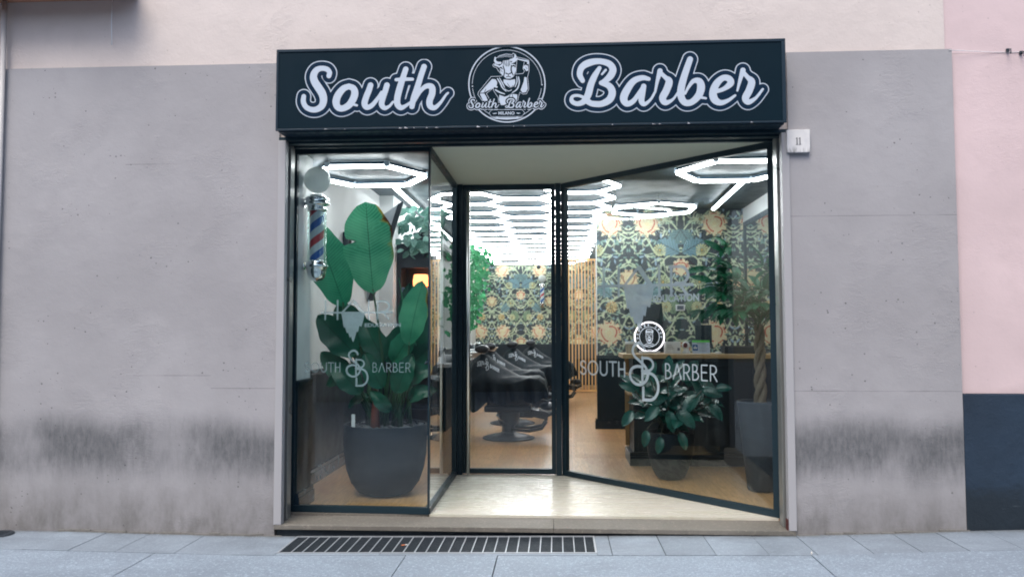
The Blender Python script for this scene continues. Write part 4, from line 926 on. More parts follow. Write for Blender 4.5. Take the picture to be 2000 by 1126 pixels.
LV = [  # base, tip, width, normal, material, bow, options
 ((-1.575, .88, 1.86), (-1.655, .90, 2.66), .43, (.05, -1, .05), M_leafbig, (.02, 0, 0), dict(sag=.03, fold=.05, shape=1.12, cut=(.46, -1), pw=.46)),
 ((-1.90, 1.15, 1.76), (-2.16, 1.10, 2.50), .36, (.2, -1, .1), M_leafmid, (-.05, 0, 0), dict(sag=.05, fold=.05, shape=1.0, pw=.5)),
 ((-1.25, .80, 1.42), (-1.13, .74, 1.96), .25, (-.15, -1, .1), M_leafbig, (.03, 0, 0), dict(sag=.05, fold=.10, shape=.95)),
 ((-1.72, .90, 1.33), (-2.06, .86, 1.68), .27, (-.1, -1, .35), M_leafdk, (-.03, 0, 0), dict(sag=.12, fold=.08)),
 ((-1.76, 1.20, 1.40), (-1.98, 1.25, 1.80), .30, (.2, -1, .2), M_leafdk, (0, 0, 0), dict(sag=.1, fold=.1)),
 ((-1.62, 1.25, 1.20), (-1.86, 1.30, 1.58), .28, (.1, -1, .2), M_leafdk, (0, 0, 0), dict(sag=.1)),
 ((-1.50, 1.0, 1.28), (-1.70, .95, 1.66), .22, (0, -1, .2), M_leafdk, (0, 0, 0), dict(sag=.1)),
 ((-1.47, 1.05, 1.25), (-1.28, 1.0, 1.62), .24, (0, -1, .2), M_leafdk, (0, 0, 0), dict(sag=.1)),
 ((-1.40, .92, 1.28), (-1.20, .85, 1.56), .20, (0, -1, .3), M_leafmid, (0, 0, 0), dict(sag=.12, fold=.2)),
 ((-1.32, 1.0, 1.18), (-1.06, .9, 1.44), .19, (0, -1, .4), M_leafdk, (0, 0, 0), dict(sag=.15)),
 ((-1.28, .9, 1.10), (-1.06, .82, 1.24), .17, (0, -1, .5), M_leafdk, (0, 0, 0), dict(sag=.2)),
 ((-1.70, .9, 1.18), (-1.98, .85, 1.10), .17, (0, -1, .5), M_leafdk, (0, 0, 0), dict(sag=.25)),
 ((-1.62, .95, .98), (-1.80, .9, .90), .12, (0, -.6, .8), M_leafdk, (0, 0, 0), dict(sag=.2)),
 ((-1.66, .84, 1.02), (-1.90, .76, 1.28), .20, (-.1, -1, .3), M_leafdk, (0, 0, 0), dict(sag=.15, fold=.12)),
 ((-1.48, .82, 1.06), (-1.62, .74, 1.36), .19, (0, -1, .3), M_leafdk, (0, 0, 0), dict(sag=.15, fold=.12)),
 ((-1.36, .84, 1.02), (-1.22, .76, 1.34), .19, (.1, -1, .3), M_leafdk, (0, 0, 0), dict(sag=.15, fold=.12)),
 ((-1.26, .90, .96), (-1.04, .80, 1.06), .14, (.1, -1, .5), M_leafdk, (0, 0, 0), dict(sag=.3, fold=.12)),
 ((-1.42, .84, .86), (-1.56, .76, 1.04), .12, (0, -1, .4), M_leafdk, (0, 0, 0), dict(sag=.2, fold=.12)),
 ((-1.78, 1.0, 1.10), (-2.06, .96, 1.36), .20, (-.1, -1, .3), M_leafdk, (0, 0, 0), dict(sag=.2, fold=.12)),
 ((-1.38, 1.3, 1.50), (-1.34, 1.32, 1.98), .20, (.6, -1, .1), M_leafdk, (0, 0, 0), dict(sag=.05)),
 ((-1.30, 1.2, 1.30), (-1.12, 1.25, 1.75), .20, (.4, -1, .1), M_leafdk, (0, 0, 0), dict(sag=.05))]
for i, (b, t_, w_, nr, mm, bow, opt) in enumerate(LV):
    add_leaf(bp, mm, b, t_, w_, nr, nu=26, nv=10, seed=i, wave=.006, **opt)
    st0 = (cr[0]+(b[0]-cr[0])*.25+random.uniform(-.04, .04), cr[1]+random.uniform(-.08, .08), cr[2])
    mid = Vector(b)+(Vector(t_)-Vector(b))*.05; pth = curve(st0, mid, bow); n_r = len(pth)
    MB().tube(pth, [.017-.009*k/(n_r-1) for k in range(n_r)], 8).build('stem', M_stemg, bp)
MB().tube(curve((-1.19, .95, 1.35), (-1.36, .9, 2.0), (-.02, 0, 0)), [.005, .007, .009, .010, .010, .008, .005, .002], 8).build('rolled_leaf', M_leafbig, bp)
mb = MB(); mb.tube([(-1.56, .93, .70), (-1.565, .93, .80), (-1.56, .93, .90), (-1.558, .93, .98), (-1.557, .92, 1.12)], [.045, .036, .033, .020, .013], 10); mb.build('trunk', M_stemred, bp)
for (x, y) in ((-1.36, 1.0), (-1.44, 1.15), (-1.66, 1.1), (-1.30, 1.12)): MB().tube([(x, y, .69), (x-.01, y, .9), (x+.02, y, 1.2)], [.028, .022, .014], 9).build('stem', M_stemg, bp)
mb = MB()
for _ in range(260):
    a_, r_ = random.uniform(0, 6.28), .335*math.sqrt(random.random()); s_ = random.uniform(.010, .024); i0 = len(mb.v)
    mb.sphere((pc[0]+r_*math.cos(a_), pc[1]+r_*math.sin(a_), ZF+.575+random.uniform(0, .02)), s_, random.uniform(.7, 1.3), random.uniform(.7, 1.3), random.uniform(.35, .7), n=6)
o = mb.build('gravel', M_stone); o['kind'] = 'stuff'
tg = thing('plant_tag', 'small white plastic tag standing in the big anthracite planter', 'tag', (-1.72, .80, .70)); MB().box(-1.735, -1.705, .80, .803, .70, .84).build('card', M_plasticw, tg); MB().box(-1.7215, -1.7185, .803, .805, .66, .72).build('stake', M_plasticw, tg)

rc = (1.075, 1.86, ZF)
rp = thing('potted_plant', 'bushy rubber plant with glossy dark oval leaves in front of the reception desk', 'potted plant', rc)
planter(rp, rc, [(.0001, 0), (.10, .003), (.135, .025), (.175, .10), (.205, .20), (.222, .32), (.228, .44), (.224, .448), (.214, .44), (.212, .40)], M_potdark, .213, .41)
R2 = random.Random(5)
stems = [(-.30, -.02, .62), (-.16, -.12, .80), (0, -.15, .72), (.12, -.05, .80), (.28, -.12, .60), (.42, -.05, .55), (.02, .1, .85), (-.22, .1, .62), (.2, .12, .7), (-.05, -.2, .45), (.10, -.22, .35)]
nl = 0
for (sx, sy, sz) in stems:
    b0 = Vector((rc[0]+sx*.15, rc[1]+sy*.2, ZF+.42)); e0 = Vector((rc[0]+sx, rc[1]+sy, ZF+.42+sz*.62)); pth = curve(b0, e0, (0, 0, .04)); MB().tube(pth, [.008-.004*k/7 for k in range(8)], 7).build('stem', mat('rubber_stem', lin(60, 62, 50), .6) if nl == 0 else bpy.data.materials['rubber_stem'], rp)
    for k in range(6):
        f = .35+.65*k/5; p = b0.lerp(e0, f)+vec(0, 0, .04*math.sin(math.pi*f)); az = k*2.4+sx*9; el = R2.uniform(-.55, .5) if k < 5 else .9
        d = vec(math.cos(az)*math.cos(el), math.sin(az)*math.cos(el)*.8-.15, math.sin(el)).normalized(); L = R2.uniform(.19, .27)
        nr = (vec(0, -.55, .8)-d*d.dot(vec(0, -.55, .8))).normalized()
        add_leaf(rp, M_leafrub, p, p+d*L, L*R2.uniform(.46, .56), nr, nu=9, nv=4, sag=R2.uniform(.05, .25), fold=.10, seed=k); nl += 1
for (x, z, a_, L) in ((1.33, .98, -.2, .2), (1.40, .86, -.9, .19), (1.45, 1.0, .1, .16), (1.02, .80, -1.35, .21), (1.10, .80, -.75, .23), (.94, .84, -2.4, .2), (.82, .62, -1.7, .16), (1.12, .60, -1.2, .17), (.95, .56, -1.75, .16), (.86, 1.10, 1.3, .17), (1.02, 1.12, 1.5, .2), (.72, .98, 2.7, .17), (.70, .80, -2.2, .18)):
    d = vec(math.cos(a_), -.25, math.sin(a_)).normalized(); p = vec(x, 1.60, z); add_leaf(rp, M_leafrub, p, p+d*L, L*.52, (-.2*d.z, -1, .55), nu=10, nv=4, sag=.12, fold=.12)
    MB().tube(curve((rc[0]+(x-rc[0])*.4, 1.75, ZF+.55), p, (0, 0, .03)), .0045, 6).build('stem', bpy.data.materials['rubber_stem'], rp)

tc = (1.80, 1.33, ZF)
tp = thing('potted_tree', 'braided-trunk tree in a tall tapering grey planter at the right window edge', 'potted tree', tc)
def sq(z, r): return [(tc[0]+r*math.cos(rad(a_)), tc[1]+r*math.sin(rad(a_)), z) for a_ in range(0, 360, 15)]
MB().lathe(tc, [(.0001, 0), (.115, .004), (.125, .02), (.205, .77), (.205, .785), (.188, .785), (.182, .74)], 40).build('pot', M_potgrey, tp); MB().lathe(tc, [(.184, .745), (.0001, .755)], 30).build('soil', M_soil, tp)
mb = MB()
for k in range(3):
    pts = [(tc[0]+.030*math.cos(z*13+k*2.09), tc[1]+.030*math.sin(z*13+k*2.09), ZF+.74+z) for z in [q*.045 for q in range(17)]]; mb.tube(pts, [.030-.012*q/16 for q in range(17)], 9)
mb.build('trunk', M_bark, tp)
R3 = random.Random(12)
for k in range(42):
    top = vec(tc[0], tc[1], ZF+1.42+R3.uniform(-.08, .25)); az = R3.uniform(0, 6.28); el = R3.uniform(-.25, 1.15); rr = R3.uniform(.18, .46)
    d = vec(math.cos(az)*math.cos(el), math.sin(az)*math.cos(el)*.75, math.sin(el)*1.6+.05); q = top+d*rr+vec(-.06, -.02, 0)
    q.x = min(q.x, 2.25); q.y = max(q.y, .95); q.z = max(q.z, ZF+1.58)
    mb = MB(); mb.tube(curve(top, q, (0, 0, .04), 5), .0035, 5, m=1); out = (q-top).normalized(); perp = out.cross(vec(0, 0, 1)).normalized()
    for j in range(6):
        a_ = (j-2.5)*.52; dd = (out*math.cos(a_)+perp*math.sin(a_)+vec(0, 0, -.35-.1*abs(j-2.5))).normalized(); L = R3.uniform(.15, .24)*(1-.08*abs(j-2.5))
        mb.grid(leaf_fn(q, q+dd*L, L*.34, vec(0, -.3, 1) if abs(dd.z) < .9 else vec(0, -1, 0), sag=.18, fold=.14), 7, 4)
    mb.build('leaf', [M_leaftree, M_stemg], tp)
for (x, z, a_) in ((1.50, 1.78, -1.75), (1.44, 1.80, -2.2), (1.56, 1.76, -1.3), (1.40, 1.98, 2.9), (1.36, 2.1, 3.3), (1.5, 2.25, 2.6), (1.45, 1.92, -2.9)):
    d = vec(math.cos(a_), -.1, math.sin(a_)); p = vec(x, 1.38, z); mb = MB(); mb.grid(leaf_fn(p, p+d*.2, .062, (0, -1, .3), sag=.1, fold=.12), 9, 4); mb.tube(curve((1.78, 1.34, ZF+1.5), p, (0, 0, .05), 6), .004, 6, m=1); mb.build('leaf', [M_leaftree, M_stemg], tp)

def foliage(par, m_, n, fn, size, name='foliage', seed=1):
    Rr = random.Random(seed); mb = MB()
    for _ in range(n):
        p, out = fn(Rr); p = Vector(p); out = Vector(out)
        d = (out*.6+vec(Rr.uniform(-1, 1), Rr.uniform(-1, .6), Rr.uniform(-1.2, .4))).normalized(); L = size*Rr.uniform(.6, 1.3)
        nr = vec(Rr.uniform(-.4, .4), -1, Rr.uniform(.1, .9))
        if abs(d.dot(nr.normalized())) > .9: nr = vec(1, 0, 0)
        mb.grid(leaf_fn(p, p+d*L, L*.62, nr, sag=.15, fold=.12), 4, 2)
    return mb.build(name, m_, par)
iv = thing('trailing_plant', 'dense green ivy cascading down the left wall beyond the barber chairs', 'plant', (-1.6, 8.6, 2.9))
def ivf(R):
    z = 1.5+1.5*R.random()**.8; y = R.uniform(7.2, 9.6); dep = (.16+.66*((z-1.3)/1.7)**.5*R.random())*(1 if R.random() < .8 else 1.1); return (-2.06+dep+.06*math.sin(y*5+z*3), y, z), (1, -.3, -.2)
foliage(iv, M_leafivy, 900, ivf, .10, seed=3)
mb = MB()
for k in range(14):
    y = 7.3+k*.17; mb.tube(curve((-2.05, y, 3.0), (-1.75+random.uniform(-.2, .25), y, random.uniform(1.5, 2.2)), (.22, 0, .1), 6), .006, 5)
mb.build('stem', M_stemg, iv); MB().box(-2.09, -1.92, 7.2, 9.7, 2.90, 3.02).build('trough', M_plasticd, iv)

# ------------------------------------------------------------------ shelf cabinet with lamp on the left
cb = thing('display_cabinet', 'tall dark open display cabinet behind the paddle-leaved plant', 'cabinet', (-1.87, 4.6, ZF))
mb = MB(); cx0, cx1, cy0, cy1, ct = -2.095, -1.62, 4.42, 4.85, 2.62
mb.box(cx0, cx0+.055, cy0, cy1, ZF, ct); mb.box(cx1-.04, cx1, cy0, cy1, ZF, ct); mb.box(cx0+.055, cx1-.04, cy1-.02, cy1, ZF, ct); mb.build('carcass', M_plasticd, cb)
mb = MB(); mb.box(cx0-.01, cx1+.01, cy0-.015, cy1+.01, ct, ct+.06); mb.box(cx0+.055, cx1-.04, cy0+.002, cy0+.02, 2.36, ct); mb.build('cornice', M_plasticd, cb)
for z in (.5, .95, 1.28, 1.62, 1.96): MB().box(cx0+.056, cx1-.041, cy0+.01, cy1-.021, z, z+.022).build('shelf', M_plasticd, cb)
lp = thing('table_lamp', 'small amber lamp glowing on the upper shelf of the dark cabinet', 'lamp', (-1.84, 4.64, 1.983)); MB().lathe((-1.80, 4.56, 1.983), [(.05, 0), (.05, .02), (.012, .03), (.012, .14), (.02, .15)], 20).build('base', M_amberglass, lp); MB().sphere((-1.80, 4.56, 2.20), .05, n=20).build('bulb', M_bulb, lp); MB().lathe((-1.80, 4.56, 2.13), [(.10, 0), (.105, .07), (.09, .15)], 28).build('shade', emis('amber_lamp_shade', (1, .34, .12), 2.2), lp)
k = 0
for z, xs in ((1.983, (-1.99, -1.70)), (1.643, (-1.98, -1.80)), (1.303, (-1.97, -1.78)), (.973, (-1.96, -1.76))):
    for x in xs:
        wds = {1.983: 'uppermost', 1.643: 'second', 1.303: 'third', .973: 'lowest'}[z]; sd = 'left' if x < -1.9 else 'right'
        t = thing('towel_stack', f'{sd} stack of pale blue folded towels on the {wds} filled shelf of the dark cabinet', 'towels', (x, 4.58, z), 'towel stacks in the cabinet'); n_t = 4 if z != 1.983 else 3
        for q in range(n_t): MB().box(x-.065+random.uniform(-.004, .004), x+.06, 4.48, 4.68, z+.002+q*.042, z+.040+q*.042).build('towel', M_box1, t, bevel=.014)
pt = thing('trailing_plant', 'grey-green trailing plant spilling over the top of the dark cabinet', 'plant', (-1.8, 4.6, ct+.06))
MB().lathe((-1.8, 4.62, ct+.06), [(.0001, 0), (.09, 0), (.12, .16), (.11, .16), (.10, .02)], 24).build('pot', M_potgrey, pt)
def ptf(R):
    a_ = R.uniform(0, 6.28); h_ = R.uniform(-.22, .44); r_ = .30*math.sqrt(R.random())*(1 if h_ > 0 else .8); return (min(-1.45, -1.78+r_*math.cos(a_)), 4.55+r_*math.sin(a_)*.7-(.18 if h_ < 0 else 0), ct+.12+h_), (math.cos(a_), math.sin(a_), -.3)
foliage(pt, M_leafgrey, 170, ptf, .13, seed=8)
# tilted wall panel and small wall items
tv = thing('wall_screen', 'grey wall screen with a thick dark edge tilted out above the paddle-leaved plant', 'screen', (-2.2, 3.45, 2.4))
A1, A2, A3, A4 = vec(-1.825, 3.5, 3.10), vec(-2.20, 3.52, 1.90), vec(-2.272, 3.9, 1.95), vec(-2.10, 3.85, 2.90)
def hexaed(q, off):
    mb = MB(); off = Vector(off); r_ = [p+off for p in q]; mb.quad(*q); mb.quad(*r_[::-1])
    for k in range(4): mb.quad(q[k], r_[k], r_[(k+1) % 4], q[(k+1) % 4])
    return mb
hexaed([A1, A2, A2+vec(-.07, 0, -.01), A1+vec(-.075, 0, -.045)], (0, .03, 0)).build('frame', M_plasticd, tv)
hexaed([A1+vec(-.077, .004, -.046), A2+vec(-.072, .004, -.01), vec(-2.276, 3.52, 2.0), vec(-2.276, 3.52, 2.80)], (0, .02, 0)).build('panel', mat('grey_panel', lin(176, 184, 192), .4), tv)
sp = thing('wall_speaker', 'slim black speaker on the white wall behind the barber pole', 'speaker', (-2.25, 2.5, 2.45)); MB().box(-2.279, -2.21, 2.44, 2.56, 2.31, 2.60).build('cabinet', M_plasticd, sp, bevel=.02); MB().box(-2.209, -2.205, 2.46, 2.54, 2.34, 2.57).build('grille', M_black, sp)

# ------------------------------------------------------------------ reception desk and what stands on it
dk = thing('reception_desk', 'dark panelled reception desk with an oak worktop in the right window', 'desk', (1.7, 2.85, ZF))
mb = MB(); mb.box(.80, 2.66, 2.585, 3.12, ZF, 1.243); mb.build('body', M_wains, dk); mb = MB(); mb.box(.755, .80, 2.62, 3.10, .85, .87); mb.box(.755, .80, 2.62, 3.10, 1.06, 1.08); mb.box(.755, .80, 3.08, 3.10, ZF+.14, 1.243); mb.build('side_shelf', M_counterwood, dk)
MB().box(.69, 2.665, 2.54, 3.16, 1.245, 1.29).build('worktop', M_counterwood, dk, bevel=.004)
mb = MB(); mb.box(.755, 2.66, 2.548, 2.585, ZF, ZF+.10); mb.box(.755, 2.66, 2.560, 2.585, ZF+.10, ZF+.14); mb.box(.755, .80, 2.585, 3.13, ZF, ZF+.12)
for x in (.80, 1.42, 2.04): mb.box(x, x+.05, 2.573, 2.585, ZF+.14, 1.243)
mb.box(.85, 2.64, 2.573, 2.585, 1.16, 1.243); mb.build('moulding', M_wains, dk, bevel=.003)
zt = 1.2905
ns = thing('neon_sign', 'round neon counter sign with a glowing white ring and a bearded head', 'neon sign', (1.01, 2.9, zt))
C0 = vec(1.01, 2.9, 1.468); MB().tube([C0+vec(.160*math.cos(rad(a_)), 0, .160*math.sin(rad(a_))) for a_ in range(0, 361, 8)], .0075, 8, cap=False).build('ring', M_neon, ns)
MB().tube([C0+vec(.108*math.cos(rad(a_)), 0, .108*math.sin(rad(a_))) for a_ in range(0, 361, 10)], .0022, 6, cap=False).build('inner_ring', M_neonart, ns)
mb = MB(); mb.lathe((0, 0, 0), [(.150, 0), (.0001, 0)], 48); mb.v = [(C0.x+x, C0.y+.006, C0.z+y) for x, y, z in mb.v]; mb.build('backing_disc', frost_mat('smoked_acrylic', .72, (.012, .02, .028, 1)), ns)
mb = MB(); mb.box(.90, 1.12, 2.86, 2.95, zt, zt+.022); mb.box(.99, 1.03, 2.897, 2.912, zt+.022, zt+.04); mb.build('stand', M_plasticw, ns, bevel=.003)
mb = MB()
def ring_text(s, a0, a1):
    for i, ch in enumerate(s):
        if ch == ' ': continue
        a_ = rad(a0+(a1-a0)*i/(len(s)-1)); cx, cz = C0.x+.130*math.cos(a_), C0.z+.130*math.sin(a_); tx_, tz_ = math.sin(a_), -math.cos(a_); ux, uz = math.cos(a_), math.sin(a_)
        text_faces(mb, ch, lambda x, y: (cx+tx_*x-ux*y, C0.y+.0035, cz+tz_*x-uz*y), -.008, .008, -.011, .011, bold=.02)
ring_text('ROOSTER CROW', 205, 0); mb.build('lettering', M_neonart, ns)
a = Art(-60, 60, -90, 110, 2.0)
for st_ in ([(-34,-50),(-30,-72),(0,-80),(30,-72),(34,-50),(-34,-50)],[(-38,-46),(38,-46)],[(-32,-44),(-34,10),(-22,50),(0,62),(22,50),(34,10),(32,-44)],[(-24,-26),(-8,-30)],[(8,-30),(24,-26)],[(-20,-16),(-12,-14)],[(12,-16),(20,-14)],[(0,-22),(-5,0),(5,2)],[(-22,12),(0,6),(22,12)],[(-18,22),(-10,44)],[(0,20),(0,50)],[(18,22),(10,44)],[(-10,18),(-4,40)],[(10,18),(5,40)],[(-34,-60),(34,-60)],[(-48,80),(0,66),(48,80)],[(-40,98),(0,84),(40,98)]): a.add(a.d_path(st_, 2.0))
mb = MB(); a.faces(mb, lambda x, y: (C0.x+x*.00105, C0.y+.0035, C0.z-y*.00105)); mb.build('portrait', M_neonart, ns)

ot = thing('chair_back', 'tall dark tapering office chair back behind the round neon sign', 'chair', (1.08, 3.45, ZF)); q = [vec(.985, 3.4, 1.84), vec(1.215, 3.4, 1.84), vec(1.30, 3.38, 1.05), vec(.90, 3.38, 1.05)]
hexaed(q, (0, .06, 0)).build('backrest', M_plasticd, ot, bevel=.012); MB().box(.90, 1.30, 3.40, 3.85, .56, .64).build('seat', M_plasticd, ot, bevel=.02); MB().tube([(1.1, 3.62, ZF+.04), (1.1, 3.62, .56)], .03).build('column', M_steel, ot)
mb = MB()
for k in range(5): mb.bar((1.1, 3.62, ZF+.045), (1.1+.27*math.cos(k*1.257), 3.62+.27*math.sin(k*1.257), ZF+.03), .04, .03)
mb.build('base', M_plasticd, ot); mb = MB(); mb.bar((1.09, 3.47, .60), (1.09, 3.45, 1.1), .06, .015, up=vec(0, 1, 0)); mb.build('back_support', M_steel, ot)
mn = thing('monitor', 'dark rear of a small upright monitor behind the green and blue card', 'monitor', (1.65, 3.0, zt)); MB().box(1.525, 1.705, 3.0, 3.022, 1.37, 1.598).build('screen', M_plasticd, mn, bevel=.004); MB().box(1.59, 1.64, 3.005, 3.02, zt+.01, 1.37).build('neck', M_plasticd, mn); MB().box(1.55, 1.68, 2.96, 3.06, zt, zt+.01).build('foot', M_plasticd, mn)
bx = thing('cardboard_box', 'small white printed box on the desk right of the round neon sign', 'box', (1.25, 2.88, zt)); MB().box(1.17, 1.335, 2.82, 2.93, zt, zt+.125).build('carton', M_plasticw, bx, bevel=.003)
mb = MB(); 
for k in range(3): mb.quad((1.19, 2.819, zt+.085-.018*k), (1.24+.01*k, 2.819, zt+.085-.018*k), (1.24+.01*k, 2.819, zt+.089-.018*k), (1.19, 2.819, zt+.089-.018*k))
mb.quad((1.30, 2.819, zt+.03), (1.325, 2.819, zt+.03), (1.325, 2.819, zt+.06), (1.30, 2.819, zt+.06)); mb.build('print', M_ink, bx)
b2 = thing('small_container', 'low clear-lidded container at the left end of the desk', 'container', (.80, 2.9, zt)); MB().box(.755, .86, 2.84, 2.95, zt, zt+.10).build('body', frost_mat('cloudy_plastic', .5, lin(200, 190, 170)), b2, bevel=.004); MB().box(.75, .865, 2.835, 2.955, zt+.1005, zt+.125).build('lid', M_plasticw, b2, bevel=.004)
bc = thing('barcode_scanner', 'white countertop scanner with a dark red window beside the green and blue card', 'scanner', (1.40, 2.85, zt)); MB().lathe((1.40, 2.86, zt), [(.045, 0), (.045, .012), (.03, .03), (.028, .07)], 24).build('stand', M_plasticw, bc); MB().sphere((1.395, 2.85, zt+.085), .042, 1, .8, 1.1, n=24).build('head', M_plasticw, bc)
mb = MB(); mb.sphere((1.387, 2.822, zt+.088), .024, 1, .5, 1.15, n=20); mb.build('scan_window', mat('dark_red_window', lin(96, 24, 30), .15), bc)
gc = thing('information_card', 'upright card with a green strip and blue symbol standing on the desk', 'card', (1.55, 2.78, zt)); hexaed([vec(1.452, 2.77, zt), vec(1.640, 2.77, zt), vec(1.640, 2.80, zt+.142), vec(1.452, 2.80, zt+.142)], (0, .004, 0)).build('sheet', M_paper, gc)
pl = lambda x0, x1, h0, h1, e: [vec(x, 2.77+.03*h/.142-e, zt+h) for x, h in ((x0, h0), (x1, h0), (x1, h1), (x0, h1))]
mb = MB(); mb.quad(*pl(1.452, 1.640, .118, .142, .002)); mb.build('green_strip', M_green, gc); mb = MB(); mb.quad(*pl(1.456, 1.512, .03, .095, .002)); mb.build('blue_symbol', M_blue, gc)
mb = MB(); mb.quad(*pl(1.466, 1.503, .052, .068, .004)); mb.quad(*pl(1.480, 1.486, .068, .085, .004)); mb.build('white_mark', M_plasticw, gc)
mb = MB()
for k in range(6): mb.quad(*pl(1.52, 1.52+.105-.012*(k % 3), .095-.014*k, .098-.014*k, .002))
mb.quad(*pl(1.50, 1.60, .106, .112, .003)); mb.build('text_lines', M_ink, gc)
ty = thing('desk_tray', 'long low dark tray at the right end of the desk', 'tray', (1.95, 2.85, zt)); mb = MB(); mb.box(1.78, 2.14, 2.70, 2.92, zt, zt+.075); mb.build('tray', M_plasticd, ty, bevel=.006); MB().box(1.79, 2.13, 2.71, 2.91, zt+.0755, zt+.08).build('insert', M_black, ty)
ms = thing('computer_mouse', 'small white mouse on the desk left of the low dark tray', 'mouse', (1.72, 2.75, zt)); MB().sphere((1.72, 2.75, zt+.008), .028, 1.3, .9, .5, n=18).build('shell', M_plasticw, ms); MB().tube([(1.70, 2.77, zt+.012), (1.68, 2.83, zt+.006), (1.70, 2.95, zt+.004)], .0025, 6).build('cable', M_plasticw, ms)
dl = thing('desk_lamp', 'black jointed desk lamp arm reaching over the tray at the right window edge', 'lamp', (2.16, 2.9, zt)); mb = MB(); mb.lathe((2.22, 2.9, zt), [(.07, 0), (.07, .018), (.01, .02), (.0001, .02)], 24); mb.build('base', M_plasticd, dl); MB().tube([(2.22, 2.9, zt+.02), (2.20, 2.88, zt+.10), (2.0, 2.82, zt+.16), (2.12, 2.85, zt+.33)], .008, 8).build('arm', M_plasticd, dl); MB().bar((2.10, 2.8, zt+.36), (2.0, 2.74, zt+.37), .06, .045).build('head', M_plasticd, dl)
th = thing('thermostat', 'small white thermostat with a grey display on the floral wallpaper', 'thermostat', (1.77, 5.63, 1.86)); MB().box(1.705, 1.835, 5.62, 5.640, 1.815, 1.905).build('case', M_plasticw, th, bevel=.004); MB().box(1.723, 1.817, 5.617, 5.6195, 1.833, 1.888).build('display', M_ink, th)
wmr = thing('wall_mirror', 'large dark-framed mirror on the white wall at the right edge of the shop', 'mirror', (2.67, 4.5, 2.2)); mb = MB()
for a_ in ((2.60, 5.50, 3.00, 3.06), (2.60, 5.50, 1.24, 1.30), (2.60, 2.66, 1.30, 3.0), (5.44, 5.50, 1.30, 3.0)): mb.box(2.645, 2.679, a_[0], a_[1], a_[2], a_[3])
mb.build('frame', M_frame, wmr); MB().box(2.662, 2.679, 2.661, 5.439, 1.301, 2.999).build('mirror_glass', M_mirror, wmr)

# ------------------------------------------------------------------ slatted screen at the back
sc_ = thing('slat_screen', 'pale vertical wooden slat screen at the back right of the shop', 'screen', (.7, 12.25, ZF)); z_a = .19
mb = MB(); mb.box(.03, 1.6, 12.22, 12.27, z_a-.045, z_a); mb.box(.03, 1.6, 12.22, 12.27, 3.12, 3.16); mb.build('rail', M_slat, sc_)
for k in range(21): MB().box(.04+k*.074, .068+k*.074, 12.225, 12.262, z_a+.001, 3.119).build('slat', M_slat, sc_)

# ------------------------------------------------------------------ wash counter, barber chairs
wc = thing('styling_counter', 'long white counter along the left wall behind the barber chairs', 'counter', (-1.8, 8.5, ZF)); MB().box(-2.085, -1.50, 5.2, 12.4, 1.02, 1.07).build('worktop', M_plasticw, wc, bevel=.006); mb = MB(); mb.box(-2.085, -1.56, 5.25, 12.35, ZF, 1.019); mb.build('cupboard', M_wains, wc)
for i, (y, wd) in enumerate(((5.9, 'nearest'), (7.6, 'second nearest'), (9.4, 'third nearest'), (11.2, 'farthest'))):
    t = thing('wash_basin', f'{wd} white wash basin on the long counter behind the chairs', 'basin', (-1.42, y, 1.07), 'wash basins on the left counter')
    MB().lathe((-1.50, y, 1.071), [(.0001, 0), (.14, 0), (.22, .09), (.235, .10), (.225, .105), (.15, .03), (.0001, .02)], 32).build('bowl', M_plasticw, t); MB().tube([(-1.78, y, 1.071), (-1.78, y, 1.25), (-1.72, y, 1.28), (-1.64, y, 1.26)], .012, 8).build('tap', M_chrome, t)
for i, (y, wd) in enumerate(((6.1, 'nearest'), (11.0, 'farther'))):
    t = thing('wall_mirror', f'{wd} tall frameless mirror above the left counter', 'mirror', (-2.09, y, 2), 'mirrors above the left counter'); MB().box(-2.099, -2.085, y-.35, y+.35, 1.35, 2.7).build('mirror_glass', M_mirror, t); MB().box(-2.099, -2.080, y-.37, y+.37, 1.32, 1.349).build('ledge', M_chrome, t)
for i, (y, h_, wd) in enumerate(((5.45, .17, 'short'), (6.6, .24, 'tall'), (8.4, .2, 'middle'))):
    t = thing('bottle', f'{wd} white pump bottle on the counter along the left wall', 'bottle', (-1.62, y, 1.07), 'bottles on the left counter'); MB().lathe((-1.62, y, 1.071), [(.0001, 0), (.032, 0), (.034, h_*.7), (.012, h_*.85), (.012, h_)], 18).build('body', M_plasticw, t); MB().tube([(-1.62, y, 1.071+h_), (-1.62, y, 1.10+h_), (-1.58, y, 1.10+h_)], .006, 6).build('pump', M_plasticd, t)

STN = [(-.60, .74, .10, .62, .50), (-.54, .93, .19, .70, .42), (-.46, 1.03, .25, .74, .38), (-.36, 1.10, .27, .76, .42), (-.26, 1.08, .28, .76, .46), (-.14, .98, .29, .74, .47), (.0, .89, .30, .73, .50), (.14, .82, .31, .76, .50), (.28, .80, .315, .80, .50), (.40, .80, .31, .79, .53), (.48, .76, .29, .72, .52), (.53, .60, .26, .56, .50)]
STN = np.array(STN)
def cape_fn(u, t):
    x, zt_, W_, zs, zk = (np.interp(u*(len(STN)-1), range(len(STN)), STN[:, k]) for k in range(5)); at = abs(t); sg = 1 if t > 0 else -1
    fold = .032*math.sin(x*24+sg*1.7)+.018*math.sin(x*47+t*3)
    if at < .5:
        f = at/.5; y = W_*f; z = zt_+(zs-zt_)*f**1.5+.016*math.sin(x*21+f*9)*f+.016*math.sin(f*10+x*7)*f
    else:
        f = (at-.5)/.5; y = W_+fold*f*1.6+.02*f; z = zs+(zk+.035*math.sin(x*17+sg)-zs)*f
    return vec(x, sg*y, z+.005)
